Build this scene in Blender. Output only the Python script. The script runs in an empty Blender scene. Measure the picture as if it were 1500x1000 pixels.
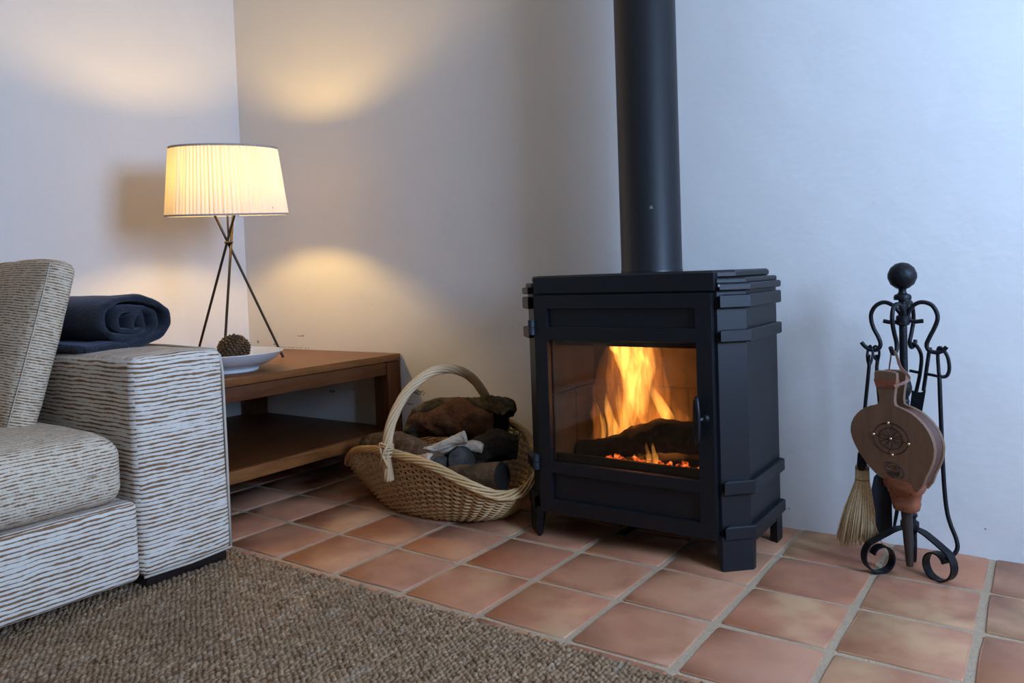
import bpy, bmesh, math, random
from mathutils import Vector, Matrix, noise
C = bpy.context.scene.collection
scene = bpy.context.scene
PI = math.pi

# ------------------------------------------------------------------ camera
cam_d = bpy.data.cameras.new('camera'); cam = bpy.data.objects.new('camera', cam_d); C.objects.link(cam)
cam_d.sensor_width = 36.0; cam_d.lens = 1132.5 / 1500 * 36.0
cam_d.shift_y = -54.97 / 1500; cam_d.clip_start = 0.05
yaw, pitch, roll = -0.61217, 0.0381, -0.0354
fwd = Vector((math.sin(yaw) * math.cos(pitch), math.cos(yaw) * math.cos(pitch), -math.sin(pitch)))
rt = Vector((math.cos(yaw), -math.sin(yaw), 0)); up = rt.cross(fwd)
r2 = rt * math.cos(roll) + up * math.sin(roll); u2 = -rt * math.sin(roll) + up * math.cos(roll)
M = Matrix.Identity(4)
for i, a in enumerate((r2, u2, -fwd)):
    for j in range(3): M[j][i] = a[j]
M.translation = (3.532, -2.572, 0.864)
cam.matrix_world = M
scene.camera = cam

# ------------------------------------------------------------------ world, exposure
vs = scene.view_settings
vs.view_transform = 'Standard'; vs.look = 'None'; vs.gamma = 1.0; vs.use_curve_mapping = False; vs.exposure = -0.20
SKY = 43.0
BULB = 390.0
FIRE_W = .28
w = bpy.data.worlds.new('sky'); scene.world = w; w.use_nodes = True
bg = w.node_tree.nodes['Background']
bg.inputs['Color'].default_value = (0.40, 0.61, 1.0, 1); bg.inputs['Strength'].default_value = SKY
scene.cycles.use_denoising = True
scene.cycles.max_bounces = 10; scene.cycles.diffuse_bounces = 6; scene.cycles.transparent_max_bounces = 12
scene.cycles.sample_clamp_indirect = 6.0

ROOM_X, ROOM_Y, ROOM_Z = 5.15, -7.5, 2.55
WIN_Y0, WIN_Y1, WIN_Z0, WIN_Z1 = -1.90, -0.78, 1.00, 2.30
pl_d = bpy.data.lights.new('window_daylight', 'AREA'); pl = bpy.data.objects.new('window_daylight', pl_d); C.objects.link(pl)
pl_d.shape = 'RECTANGLE'; pl_d.size = WIN_Z1 - WIN_Z0; pl_d.size_y = WIN_Y1 - WIN_Y0
pl.location = (ROOM_X + 0.10, (WIN_Y0 + WIN_Y1) / 2, (WIN_Z0 + WIN_Z1) / 2)
pl.rotation_euler = (0, PI / 2, 0)
pl_d.cycles.is_portal = True

# ------------------------------------------------------------------ node helpers
class NT:
    def __init__(s, name):
        s.m = bpy.data.materials.new(name); s.m.use_nodes = True
        s.t = s.m.node_tree; s.bsdf = s.t.nodes['Principled BSDF']; s.out = s.t.nodes['Material Output']
    def n(s, typ, ins=None, **props):
        k = s.t.nodes.new(typ)
        for a, v in props.items(): setattr(k, a, v)
        for a, v in (ins or {}).items(): s.set(k.inputs[a], v)
        return k
    def set(s, sock, v):
        if isinstance(v, bpy.types.NodeSocket): s.t.links.new(v, sock)
        elif isinstance(v, bpy.types.Node): s.t.links.new(v.outputs[0], sock)
        else:
            if isinstance(v, (tuple, list)) and len(v) == 3 and sock.type == 'RGBA': v = (*v, 1)
            sock.default_value = v
    def obj(s, sc=(1, 1, 1), rot=(0, 0, 0), loc=(0, 0, 0)):
        c = s.n('ShaderNodeTexCoord')
        return s.n('ShaderNodeMapping', {'Vector': c.outputs['Object'], 'Scale': sc, 'Rotation': rot, 'Location': loc}).outputs[0]
    def noise(s, vec, scale, detail=4, rough=.55, dist=0):
        return s.n('ShaderNodeTexNoise', {'Vector': vec, 'Scale': scale, 'Detail': detail, 'Roughness': rough, 'Distortion': dist}).outputs[0]
    def ramp(s, fac, stops, interp='LINEAR'):
        k = s.n('ShaderNodeValToRGB', {'Fac': fac}); e = k.color_ramp.elements; k.color_ramp.interpolation = interp
        while len(e) < len(stops): e.new(0.5)
        for el, (p, c) in zip(e, stops):
            el.position = p; el.color = (c, c, c, 1) if isinstance(c, (int, float)) else (*c, 1)
        return k.outputs[0]
    def mix(s, fac, a, b, mode='MIX'):
        k = s.n('ShaderNodeMix', data_type='RGBA', blend_type=mode)
        s.set(k.inputs[0], fac); s.set(k.inputs[6], a); s.set(k.inputs[7], b)
        return k.outputs[2]
    def math(s, op, a, b=0.0, c=None):
        k = s.n('ShaderNodeMath', operation=op); s.set(k.inputs[0], a); s.set(k.inputs[1], b)
        if c is not None: s.set(k.inputs[2], c)
        return k.outputs[0]
    def bump(s, h, strength=.3, dist=.01):
        k = s.n('ShaderNodeBump', {'Height': h, 'Strength': strength, 'Distance': dist})
        s.set(s.bsdf.inputs['Normal'], k.outputs[0])
    def p(s, **kw):
        for a, v in kw.items(): s.set(s.bsdf.inputs[a.replace('_', ' ')], v)
        return s.m

def srgb(r, g, b):
    f = lambda c: (c / 255 / 12.92) if c <= 10 else ((c / 255 + .055) / 1.055) ** 2.4
    return (f(r), f(g), f(b))

def plain(name, col, rough=.5, metal=0, spec=.5, ns=0, nb=.2, var=.0):
    t = NT(name); base = col
    if var:
        v = t.noise(t.obj(), ns or 20, 5)
        base = t.mix(v, tuple(c * (1 - var) for c in col), tuple(min(1, c * (1 + var)) for c in col))
    t.p(Base_Color=base, Roughness=rough, Metallic=metal)
    t.bsdf.inputs['Specular IOR Level'].default_value = spec
    if ns: t.bump(t.noise(t.obj(), ns, 6), nb, .004)
    return t.m

# ---- wall plaster
def wall_mat(name, spots=()):
    t = NT(name); v = t.obj()
    n1 = t.noise(v, 3.0, 4); n2 = t.noise(v, 40, 6)
    col = t.mix(n1, (0.715, 0.685, 0.64), (0.775, 0.745, 0.70))
    geo = t.n('ShaderNodeNewGeometry').outputs['Position']
    sep = t.n('ShaderNodeSeparateXYZ', {0: geo})
    hole = None
    for (sx, sz, rx, rz, thr) in spots:
        dx = t.math('DIVIDE', t.math('SUBTRACT', sep.outputs[0], sx), rx)
        dz = t.math('DIVIDE', t.math('SUBTRACT', sep.outputs[2], sz), rz)
        d = t.math('ADD', t.math('MULTIPLY', dx, dx), t.math('MULTIPLY', dz, dz))
        d = t.math('ADD', d, t.math('MULTIPLY', t.math('SUBTRACT', t.noise(geo, 90, 4), .5), 5.0))
        f = t.math('LESS_THAN', d, thr)
        hole = f if hole is None else t.math('MAXIMUM', hole, f)
    if hole is not None: col = t.mix(t.math('MULTIPLY', hole, .75), col, (0.13, 0.10, 0.075))
    t.p(Base_Color=col, Roughness=.85)
    t.bsdf.inputs['Specular IOR Level'].default_value = .2
    h = t.math('ADD', t.math('MULTIPLY', n1, 1.0), t.math('MULTIPLY', n2, .10))
    t.bump(h, .25, .03)
    return t.m
M_WALLB = wall_mat('plaster_back', [(0.072, .557, .012, .011, .5), (0.207, .545, .012, .008, .5), (1.195, .352, .055, .014, .5), (1.14, .297, .03, .006, .3),
                    (0.414, .592, .04, .006, .2), (0.633, .323, .025, .010, .4), (0.773, .341, .008, .006, .4), (2.812, .061, .006, .004, .4), (3.364, .082, .004, .004, .5), (0.33, .532, .2, .004, .2)])
M_WALL = wall_mat('plaster')
M_CREAMW = plain('cream_plaster', (.74, .64, .50), .9)
M_CEIL = plain('ceiling_paint', (.74, .70, .62), .9)

# ---- grout and tiles
t = NT('grout'); v = t.obj()
g = t.mix(t.noise(v, 60, 5), (.36, .245, .145), (.60, .44, .285))
t.p(Base_Color=t.mix(t.noise(v, 5, 3), g, (.36, .265, .17)), Roughness=.95); t.bump(t.noise(v, 160, 6), .8, .006); M_GROUT = t.m
t = NT('terracotta'); v = t.obj()
rnd = t.n('ShaderNodeObjectInfo').outputs['Random']
off = t.n('ShaderNodeCombineXYZ', {0: t.math('MULTIPLY', rnd, 40), 1: t.math('MULTIPLY', rnd, 17), 2: rnd})
v2 = t.n('ShaderNodeVectorMath', {0: v, 1: off.outputs[0]}, operation='ADD').outputs[0]
base = t.ramp(rnd, [(0, (.37, .125, .060)), (.35, (.455, .170, .082)), (.7, (.42, .185, .100)), (1, (.52, .205, .095))])
yel = t.ramp(t.noise(v2, 4.5, 3, .5), [(.45, 0.0), (.68, 1.0)])
pale = t.math('ADD', .22, t.math('MULTIPLY', t.math('GREATER_THAN', t.math('FRACT', t.math('MULTIPLY', rnd, 7.3)), .62), .55))
base = t.mix(t.math('MULTIPLY', yel, pale), base, (.52, .32, .15))
base = t.mix(t.math('MULTIPLY', t.ramp(t.noise(v2, 9, 5, .6), [(.35, 1.0), (.55, 0.0)]), .45), base, (.27, .10, .052))
base = t.mix(t.math('MULTIPLY', t.noise(v2, 35, 6, .65), .35), base, (.42, .22, .14))
scr = t.ramp(t.noise(v2, 26, 8, .75, 1.5), [(.66, 0.0), (.70, 1.0)])
base = t.mix(t.math('MULTIPLY', scr, .35), base, (.50, .36, .27))
t.p(Base_Color=base, Roughness=t.ramp(t.noise(v2, 12, 4), [(.3, .42), (.7, .62)]))
t.bump(t.math('ADD', t.noise(v2, 7, 3), t.math('MULTIPLY', t.noise(v2, 90, 5), .14)), .25, .010); M_TILE = t.m

# ---- black stove steel
def steel(name, col, rough):
    t = NT(name); v = t.obj()
    t.p(Base_Color=col, Roughness=rough); t.bsdf.inputs['Specular IOR Level'].default_value = .38
    t.bump(t.noise(v, 420, 3), .12, .002); return t.m
M_STOVE = steel('black_stove_paint', (.0040, .0049, .0072), .45)
M_PIPE = steel('black_flue_paint', (.005, .006, .0085), .40)
M_IRON = plain('wrought_iron', (.0045, .0055, .008), .45, 0, .25, 120, .5)
M_IRONL = plain('forged_iron_sheet', (.014, .019, .026), .42, 0, .4, 60, .3)
# ---- firebox lining
t = NT('firebrick'); v = t.obj()
c = t.ramp(t.noise(v, 9, 6, .65), [(.3, (.016, .010, .006)), (.5, (.044, .026, .014)), (.7, (.075, .045, .024))])
t.p(Base_Color=c, Roughness=.95); t.bump(t.noise(v, 50, 6), .5, .005); M_BRICK = t.m
t = NT('stove_glass')
mixs = t.n('ShaderNodeMixShader', {0: .035, 1: t.n('ShaderNodeBsdfTransparent', {'Color': (.86, .79, .70)}), 2: t.n('ShaderNodeBsdfGlossy', {'Roughness': .04})})
t.t.links.new(mixs.outputs[0], t.out.inputs['Surface']); M_GLASS = t.m
# ---- wood, wicker, fabric
def wood(name, a, b, sc, rough=.35, rot=(0, 0, 0), spec=.5):
    t = NT(name); v = t.obj(sc, rot)
    n = t.noise(v, 5, 8, .6, .6); n2 = t.noise(v, 34, 4, .6)
    c = t.mix(t.ramp(n, [(.3, 0.0), (.7, 1.0)]), a, b)
    c = t.mix(t.math('MULTIPLY', t.ramp(n2, [(.5, 0.0), (.75, 1.0)]), .35), c, tuple(x * .45 for x in a))
    t.p(Base_Color=c, Roughness=rough); t.bsdf.inputs['Specular IOR Level'].default_value = spec
    t.bump(n2, .08, .002); return t.m
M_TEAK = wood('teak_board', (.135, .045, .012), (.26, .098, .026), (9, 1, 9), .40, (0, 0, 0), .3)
M_TEAKV_SHADED = wood('teak_upright_shaded', (.070, .021, .007), (.135, .045, .014), (9, 9, 1), .45, (0, 0, 0), .22)  # legs: the same teak with shade put into the colour
M_TEAK_SHADED = wood('teak_shaded', (.070, .021, .007), (.13, .043, .013), (9, 1, 9), .45, (0, 0, 0), .22)  # apron and shelf: teak copy darkened to paint in the shade under the top
M_DARKW = wood('dark_stained_wood', (.012, .006, .006), (.028, .014, .012), (9, 1, 9), .35)
M_BWOOD = wood('bellows_wood', (.135, .068, .036), (.20, .105, .058), (9, 9, 1.3), .34)
def wicker(name, a, b):
    t = NT(name); v = t.obj()
    c = t.mix(t.noise(v, 14, 4), a, b); c = t.mix(t.math('MULTIPLY', t.noise(v, 120, 3), .5), c, tuple(x * .55 for x in a))
    t.p(Base_Color=c, Roughness=.5); t.bump(t.noise(v, 300, 3), .2, .002); return t.m
M_WICK = wicker('willow_weave', (.48, .275, .105), (.72, .47, .22))
M_WICKH = wicker('willow_rods', (.58, .36, .17), (.74, .52, .30))

def stripe_fabric(name, pitch, cream, brown, dens=.5, flat_top=True, seglen=9.0, axis='z', tint=.35):
    """cream yarn with broken brown lines; lines run level on the sides and across on the top"""
    t = NT(name); tc = t.n('ShaderNodeTexCoord')
    P = t.n('ShaderNodeSeparateXYZ', {0: tc.outputs['Object']})
    N = t.n('ShaderNodeSeparateXYZ', {0: tc.outputs['Normal']})
    X, Y, Z = P.outputs
    top = t.math('GREATER_THAN', t.math('ABSOLUTE', N.outputs[2]), .72)
    if flat_top:
        vv = t.math('ADD', t.math('MULTIPLY', Z, t.math('SUBTRACT', 1.0, top)), t.math('MULTIPLY', X, top))
    else: vv = Z
    side = t.math('GREATER_THAN', t.math('ABSOLUTE', N.outputs[0]), .72)
    uu = t.math('ADD', Y, t.math('MULTIPLY', t.math('SUBTRACT', 1.0, t.math('MAXIMUM', side, top)), X))
    wob = t.n('ShaderNodeCombineXYZ', {0: uu, 1: vv})
    w1 = t.math('MULTIPLY', t.math('SUBTRACT', t.noise(wob.outputs[0], 9, 3), .5), pitch * 1.1)
    v1 = t.math('DIVIDE', t.math('ADD', vv, w1), pitch)
    row = t.math('FLOOR', v1); fr = t.math('FRACT', v1)
    # a random dash pattern for each row
    seg = t.n('ShaderNodeCombineXYZ', {0: t.math('MULTIPLY', uu, seglen), 1: t.math('MULTIPLY', row, 7.31), 2: 0.0})
    on = t.noise(seg.outputs[0], 1.6, 2, .5)
    seg2 = t.n('ShaderNodeCombineXYZ', {0: t.math('MULTIPLY', uu, seglen * 6), 1: t.math('MULTIPLY', row, 3.77), 2: 4.0})
    on2 = t.noise(seg2.outputs[0], 1.6, 2, .5)
    width = t.math('ADD', t.math('MULTIPLY', t.math('SUBTRACT', on, .5), 1.3), dens)
    width = t.math('ADD', width, t.math('MULTIPLY', t.math('SUBTRACT', on2, .5), .75))
    tri = t.math('ABSOLUTE', t.math('SUBTRACT', fr, .5))           # 0 in the row's middle
    line = t.n('ShaderNodeMapRange', {'Value': t.math('SUBTRACT', t.math('MULTIPLY', width, .5), tri), 'From Min': -.04, 'From Max': .06}).outputs[0]
    line = t.math('MAXIMUM', t.math('MINIMUM', line, 1.0), 0.0)
    yarn = t.noise(wob.outputs[0], 260, 3)
    cr = t.mix(yarn, tuple(c * .80 for c in cream), cream)
    cr = t.mix(t.math('MULTIPLY', t.ramp(t.noise(seg2.outputs[0], 2.3, 2), [(.55, 0.0), (.7, 1.0)]), tint), cr, tuple(a * .5 + b * .5 for a, b in zip(cream, brown)))
    col = t.mix(line, cr, t.mix(yarn, brown, tuple(c * 1.5 for c in brown)))
    t.p(Base_Color=col, Roughness=.95); t.bsdf.inputs['Specular IOR Level'].default_value = .15
    h = t.math('SUBTRACT', t.math('ADD', t.math('MULTIPLY', yarn, .4), .6), t.math('MULTIPLY', line, .6))
    t.bump(h, .5, .004); return t.m
CREAM, BROWN = (.80, .71, .60), (.20, .105, .052)
M_FAB_ARM = stripe_fabric('striped_weave_arm', .0122, CREAM, BROWN, .33, seglen=4.0)
M_FAB_SEAT = stripe_fabric('striped_weave_seat', .0086, (.76, .63, .47), BROWN, .27, True, 20.0, tint=.7)
M_FAB_PIL = stripe_fabric('striped_weave_cushion', .0080, (.74, .60, .43), BROWN, .33, False, 22.0, tint=.7)
M_PIPING = plain('piping_cord', (.55, .47, .37), .95, 0, .1, 200, .4)
t = NT('navy_plush'); v = t.obj()
c = t.mix(t.noise(v, 25, 5), (.007, .0085, .014), (.020, .0235, .033))
t.p(Base_Color=c, Roughness=.95); t.bsdf.inputs['Sheen Weight'].default_value = .22; t.bsdf.inputs['Sheen Roughness'].default_value = .5
t.bsdf.inputs['Sheen Tint'].default_value = (.55, .6, .8, 1)
t.bump(t.noise(v, 130, 6), .6, .008); M_PLUSH = t.m
t = NT('jute'); v = t.obj()
c = t.ramp(t.noise(v, 62, 3, .6), [(.28, (.09, .046, .023)), (.47, (.26, .158, .086)), (.62, (.37, .24, .138)), (.76, (.50, .36, .225))])
c = t.mix(t.math('MULTIPLY', t.ramp(t.noise(v, 3.5, 4, .6), [(.4, 0.0), (.65, 1.0)]), .35), c, (.16, .105, .06))
c = t.mix(t.math('MULTIPLY', t.ramp(t.noise(t.obj((1, .16, 1)), 40, 3), [(.58, 0.0), (.7, 1.0)]), .35), c, (.40, .34, .26))
t.p(Base_Color=c, Roughness=.95); t.bsdf.inputs['Specular IOR Level'].default_value = .1
t.bump(t.noise(v, 500, 4), .5, .003); M_JUTE = t.m
# ---- bark
def bark(name, a, b, c3, sc=22):
    t = NT(name); v = t.obj()
    c = t.ramp(t.noise(v, sc, 7, .65, .5), [(.3, a), (.5, b), (.72, c3)])
    t.p(Base_Color=c, Roughness=.9); t.bsdf.inputs['Specular IOR Level'].default_value = .2
    t.bump(t.noise(v, sc * 2.2, 7, .7), 1.0, .012); return t.m
M_BARK_MOSS = bark('mossy_bark', (.018, .013, .007), (.085, .062, .030), (.19, .15, .08))
M_BARK_BRN = bark('brown_bark', (.032, .018, .010), (.105, .060, .034), (.22, .145, .09), 30)
M_BARK_DRK = bark('dark_bark', (.010, .007, .005), (.030, .020, .014), (.06, .042, .03))
M_BARK_FRT = bark('smooth_bark', (.05, .026, .012), (.11, .060, .028), (.17, .10, .052), 14)
M_SPLIT = bark('split_red_wood', (.05, .020, .010), (.115, .050, .025), (.17, .085, .045), 12)
M_GREYEND = bark('weathered_log_end', (.022, .019, .016), (.048, .040, .033), (.10, .085, .070), 18)
M_DARKEND = bark('dark_log_end', (.004, .003, .002), (.010, .0065, .004), (.022, .014, .009), 18)
M_PALE = bark('peeled_branch', (.38, .27, .18), (.58, .45, .33), (.68, .57, .45), 16)
M_CHAR = bark('charred_bark', (.006, .005, .004), (.022, .014, .009), (.06, .036, .020), 20)
# ---- others
M_CERAM = plain('white_glazed_ceramic', (.62, .63, .64), .22)
M_CONE = plain('pinecone', (.085, .050, .026), .65, 0, .3, 60, .4, .4)
M_BRASS = plain('brass_stud', (.75, .60, .33), .25, 1.0)
M_BRONZE = plain('bronze_rod', (.060, .042, .026), .32, .8)
M_BURN = plain('branded_line', (.022, .009, .005), .7)
M_LEATHER = plain('tan_leather', (.22, .070, .030), .5, 0, .4, 60, .3, .3)
M_LEATHERP = plain('pale_leather_strap', (.30, .17, .13), .6, 0, .3, 80, .2)
M_GUSSET = plain('brown_leather_gusset', (.12, .060, .045), .6, 0, .3, 40, .4, .3)
M_STRAW = plain('broom_straw', (.60, .46, .26), .6, 0, .3, 150, .3, .45)
M_TWINE = plain('dark_twine', (.06, .04, .02), .8)
M_ASH = plain('ash_bed', (.06, .045, .036), .95, 0, .1, 60, .8, .5)
t = NT('pleated_ribbon')
tr = t.n('ShaderNodeBsdfTranslucent', {'Color': (.84, .68, .40)}); df = t.n('ShaderNodeBsdfDiffuse', {'Color': (.80, .76, .68)})
sp = t.n('ShaderNodeSeparateXYZ', {0: t.obj()})
ang = t.math('ARCTAN2', sp.outputs[1], sp.outputs[0])
rib = t.noise(t.n('ShaderNodeCombineXYZ', {0: t.math('MULTIPLY', ang, 14.0)}).outputs[0], 1.7, 3, .7)
mx = t.n('ShaderNodeMixShader', {0: t.ramp(rib, [(.32, .075), (.62, .205)]), 1: df, 2: tr}); t.t.links.new(mx.outputs[0], t.out.inputs['Surface']); M_SHADE = t.m
t = NT('lit_bulb')
em = t.n('ShaderNodeEmission', {'Color': (1.0, .65, .20), 'Strength': BULB}); t.t.links.new(em.outputs[0], t.out.inputs['Surface']); M_BULB = t.m
t = NT('glowing_ember')
c = t.ramp(t.noise(t.obj(), 60, 4), [(.42, (.02, .006, .002)), (.55, (.9, .10, .015)), (.68, (1.0, .45, .12))])
t.p(Base_Color=(.05, .03, .025), Roughness=.95, Emission_Color=c); t.bsdf.inputs['Emission Strength'].default_value = 1.6; M_EMBER = t.m
def flame_mat(name, col, k, sc, lo, hi):
    t = NT(name); t.t.nodes.remove(t.bsdf)
    n = t.noise(t.obj(sc), 1.0, 4, .6, .8)
    st = t.math('MULTIPLY', t.ramp(n, [(lo, 0.0), (hi, 1.0)]), k)
    e = t.n('ShaderNodeEmission', {'Color': col, 'Strength': st}); t.t.links.new(e.outputs[0], t.out.inputs['Volume']); return t.m
M_FL_OUT = flame_mat('flame_outer', (1.0, .29, .045), 15.0, (46, 46, 8), .38, .66)
M_FL_IN = flame_mat('flame_inner', (1.0, .47, .10), 88.0, (44, 44, 9), .34, .68)
M_FL_HAZE = flame_mat('flame_haze', (1.0, .36, .09), 2.6, (14, 14, 6), .30, .7)

# ------------------------------------------------------------------ mesh helpers
class MB:
    def __init__(s): s.v = []; s.f = []
    def add(s, vs_, fs_):
        o = len(s.v); s.v += [tuple(p) for p in vs_]; s.f += [tuple(i + o for i in f) for f in fs_]; return s
    def xf(s, fn): s.v = [tuple(fn(Vector(p))) for p in s.v]; return s

BASE = {}
def link(o, parent):
    C.objects.link(o)
    if parent: o.parent = parent
    return o
def thing(name, label, cat, loc, group=None):
    o = bpy.data.objects.new(name, None); o.location = loc; o.empty_display_size = .05; C.objects.link(o)
    o['label'] = label; o['category'] = cat
    if group: o['group'] = group
    BASE[o.name] = Vector(loc); return o
def obj(name, mb, m, parent=None, origin=None, smooth=40, label=None, kind=None, cat=None, group=None, recalc=True):
    """links one mesh; vertices are given in world space and stored relative to the thing's base"""
    b = BASE[parent.name] if parent else Vector(origin or (0, 0, 0))
    me = bpy.data.meshes.new(name)
    me.from_pydata([(p[0] - b.x, p[1] - b.y, p[2] - b.z) for p in mb.v], [], mb.f); me.validate()
    if recalc:
        bm = bmesh.new(); bm.from_mesh(me); bmesh.ops.recalc_face_normals(bm, faces=bm.faces); bm.to_mesh(me); bm.free()
    if smooth:
        me.shade_smooth()
        if smooth < 180: me.set_sharp_from_angle(angle=math.radians(smooth))
    me.materials.append(m); me.update()
    o = bpy.data.objects.new(name, me)
    if not parent: o.location = b
    link(o, parent); BASE[o.name] = b
    if label: o['label'] = label
    if kind: o['kind'] = kind
    if cat: o['category'] = cat
    if group: o['group'] = group
    return o

def box(mb, x0, x1, y0, y1, z0, z1, bev=0.0, seg=2):
    bm = bmesh.new(); bmesh.ops.create_cube(bm, size=1)
    for v in bm.verts: v.co = Vector(((x0 + x1) / 2 + v.co.x * (x1 - x0), (y0 + y1) / 2 + v.co.y * (y1 - y0), (z0 + z1) / 2 + v.co.z * (z1 - z0)))
    if bev: bmesh.ops.bevel(bm, geom=bm.edges[:], offset=bev, segments=seg, profile=.6, affect='EDGES')
    bm.verts.index_update(); mb.add([v.co for v in bm.verts], [[v.index for v in f.verts] for f in bm.faces]); bm.free(); return mb
def rbox(mb, x0, x1, y0, y1, z0, z1, r, k=4, n=10, fn=None):
    """box with rounded edges and a grid on every face so that fn can puff it out"""
    c = Vector(((x0 + x1) / 2, (y0 + y1) / 2, (z0 + z1) / 2)); h = Vector(((x1 - x0) / 2, (y1 - y0) / 2, (z1 - z0) / 2))
    ax = []
    for a in range(3):
        l = [-h[a] + r * i / k for i in range(k)] + [-(h[a] - r) + 2 * (h[a] - r) * i / n for i in range(n + 1)] + [h[a] - r + r * (i + 1) / k for i in range(k)]
        ax.append(l)
    idx = {}; V = []; F = []; m = len(ax[0])
    def vid(i, j, l):
        key = (i, j, l)
        if key not in idx:
            q = Vector((ax[0][i], ax[1][j], ax[2][l]))
            core = Vector([max(-(h[a] - r), min(h[a] - r, q[a])) for a in range(3)]); d = q - core
            if d.length > 1e-9: q = core + d * (r / d.length) if d.length > 1e-9 else q
            p = Vector((q.x / h.x, q.y / h.y, q.z / h.z))
            if fn: q = fn(q, p)
            idx[key] = len(V); V.append(c + q)
        return idx[key]
    e = m - 1
    for i in range(e):
        for j in range(e):
            for s in (0, e):
                F.append((vid(s, i, j), vid(s, i + 1, j), vid(s, i + 1, j + 1), vid(s, i, j + 1)))
                F.append((vid(i, s, j), vid(i + 1, s, j), vid(i + 1, s, j + 1), vid(i, s, j + 1)))
                F.append((vid(i, j, s), vid(i + 1, j, s), vid(i + 1, j + 1, s), vid(i, j + 1, s)))
    return mb.add(V, F)
def cr(pts, n, closed=False):
    """Catmull-Rom through pts, n points per span"""
    P = [Vector(p) for p in pts]; N = len(P); out = []
    for i in range(N if closed else N - 1):
        g = (lambda k: P[k % N]) if closed else (lambda k: P[max(0, min(N - 1, k))])
        a, b, c, d = g(i - 1), g(i), g(i + 1), g(i + 2)
        for s in range(n):
            u = s / n
            out.append(.5 * ((2 * b) + (c - a) * u + (2 * a - 5 * b + 4 * c - d) * u * u + (3 * b - a - 3 * c + d) * u ** 3))
    if not closed: out.append(P[-1])
    return out
def tube(mb, path, r, n=8, closed=False, cap=True, rf=None):
    P = [Vector(p) for p in path]; N = len(P)
    def tan(i):
        a = P[(i - 1) % N] if closed or i > 0 else P[i]; b = P[(i + 1) % N] if closed or i < N - 1 else P[i]
        d = b - a; return d.normalized() if d.length > 1e-9 else Vector((0, 0, 1))
    t0 = tan(0); ref = Vector((0, 0, 1)) if abs(t0.z) < .9 else Vector((1, 0, 0))
    nrm = (ref - t0 * ref.dot(t0)).normalized(); V = []; F = []
    for i in range(N):
        tt = tan(i); nrm = (nrm - tt * nrm.dot(tt))
        nrm = nrm.normalized() if nrm.length > 1e-6 else tt.orthogonal().normalized()
        bn = tt.cross(nrm); rr = r[i] if isinstance(r, (list, tuple)) else r
        for k in range(n):
            a = 2 * PI * k / n; q = rr * (rf(i, a, P[i]) if rf else 1.0)
            V.append(P[i] + (nrm * math.cos(a) + bn * math.sin(a)) * q)
    for i in range(N if closed else N - 1):
        for k in range(n):
            F.append((i * n + k, i * n + (k + 1) % n, ((i + 1) % N) * n + (k + 1) % n, ((i + 1) % N) * n + k))
    if cap and not closed: F.append(tuple(range(n))[::-1]); F.append(tuple((N - 1) * n + k for k in range(n)))
    return mb.add(V, F)
def lathe(mb, prof, c=(0, 0, 0), n=32, sx=1, sy=1, caps=True):
    V = []; F = []
    for (r, z) in prof:
        for k in range(n):
            a = 2 * PI * k / n; V.append((c[0] + r * sx * math.cos(a), c[1] + r * sy * math.sin(a), c[2] + z))
    for i in range(len(prof) - 1):
        for k in range(n): F.append((i * n + k, i * n + (k + 1) % n, (i + 1) * n + (k + 1) % n, (i + 1) * n + k))
    if caps: F.append(tuple(range(n))[::-1]); F.append(tuple((len(prof) - 1) * n + k for k in range(n)))
    return mb.add(V, F)
def prism(mb, poly, z0, z1, bev=0):
    """poly in x, y extruded in z, with an optional small chamfer at top and bottom"""
    n = len(poly); c = Vector((sum(p[0] for p in poly) / n, sum(p[1] for p in poly) / n))
    def ins(d):
        out = []
        for i in range(n):
            a, b, e = Vector(poly[i - 1]), Vector(poly[i]), Vector(poly[(i + 1) % n])
            d1 = (b - a).normalized(); d2 = (e - b).normalized()
            n1 = Vector((-d1.y, d1.x)); n2 = Vector((-d2.y, d2.x)); m_ = (n1 + n2); m_ = m_ / max(.3, m_.dot(n1))
            out.append(b + m_ * d)
        return out
    area = sum(poly[i - 1][0] * poly[i][1] - poly[i][0] * poly[i - 1][1] for i in range(n))
    s = 1 if area > 0 else -1
    rings = [(0, z0), (0, z1)] if not bev else [(bev, z0), (0, z0 + bev), (0, z1 - bev), (bev, z1)]
    V = []; F = []
    for d, z in rings: V += [(p.x, p.y, z) for p in (ins(d * s) if d else [Vector(q) for q in poly])]
    for i in range(len(rings) - 1):
        for k in range(n): F.append((i * n + k, i * n + (k + 1) % n, (i + 1) * n + (k + 1) % n, (i + 1) * n + k))
    F.append(tuple(range(n))); F.append(tuple((len(rings) - 1) * n + k for k in range(n)))
    return mb.add(V, F)
def sphere(mb, c, r, n=14, m=8, sz=1.0):
    V = [(c[0], c[1], c[2] - r * sz)]; F = []
    for i in range(1, m):
        a = -PI / 2 + PI * i / m
        for k in range(n):
            b = 2 * PI * k / n; V.append((c[0] + r * math.cos(a) * math.cos(b), c[1] + r * math.cos(a) * math.sin(b), c[2] + r * sz * math.sin(a)))
    V.append((c[0], c[1], c[2] + r * sz)); L = len(V) - 1
    for k in range(n):
        F.append((0, 1 + (k + 1) % n, 1 + k)); F.append((L, L - n + k, L - n + (k + 1) % n))
        for i in range(m - 2): F.append((1 + i * n + k, 1 + i * n + (k + 1) % n, 1 + (i + 1) * n + (k + 1) % n, 1 + (i + 1) * n + k))
    return mb.add(V, F)

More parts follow.
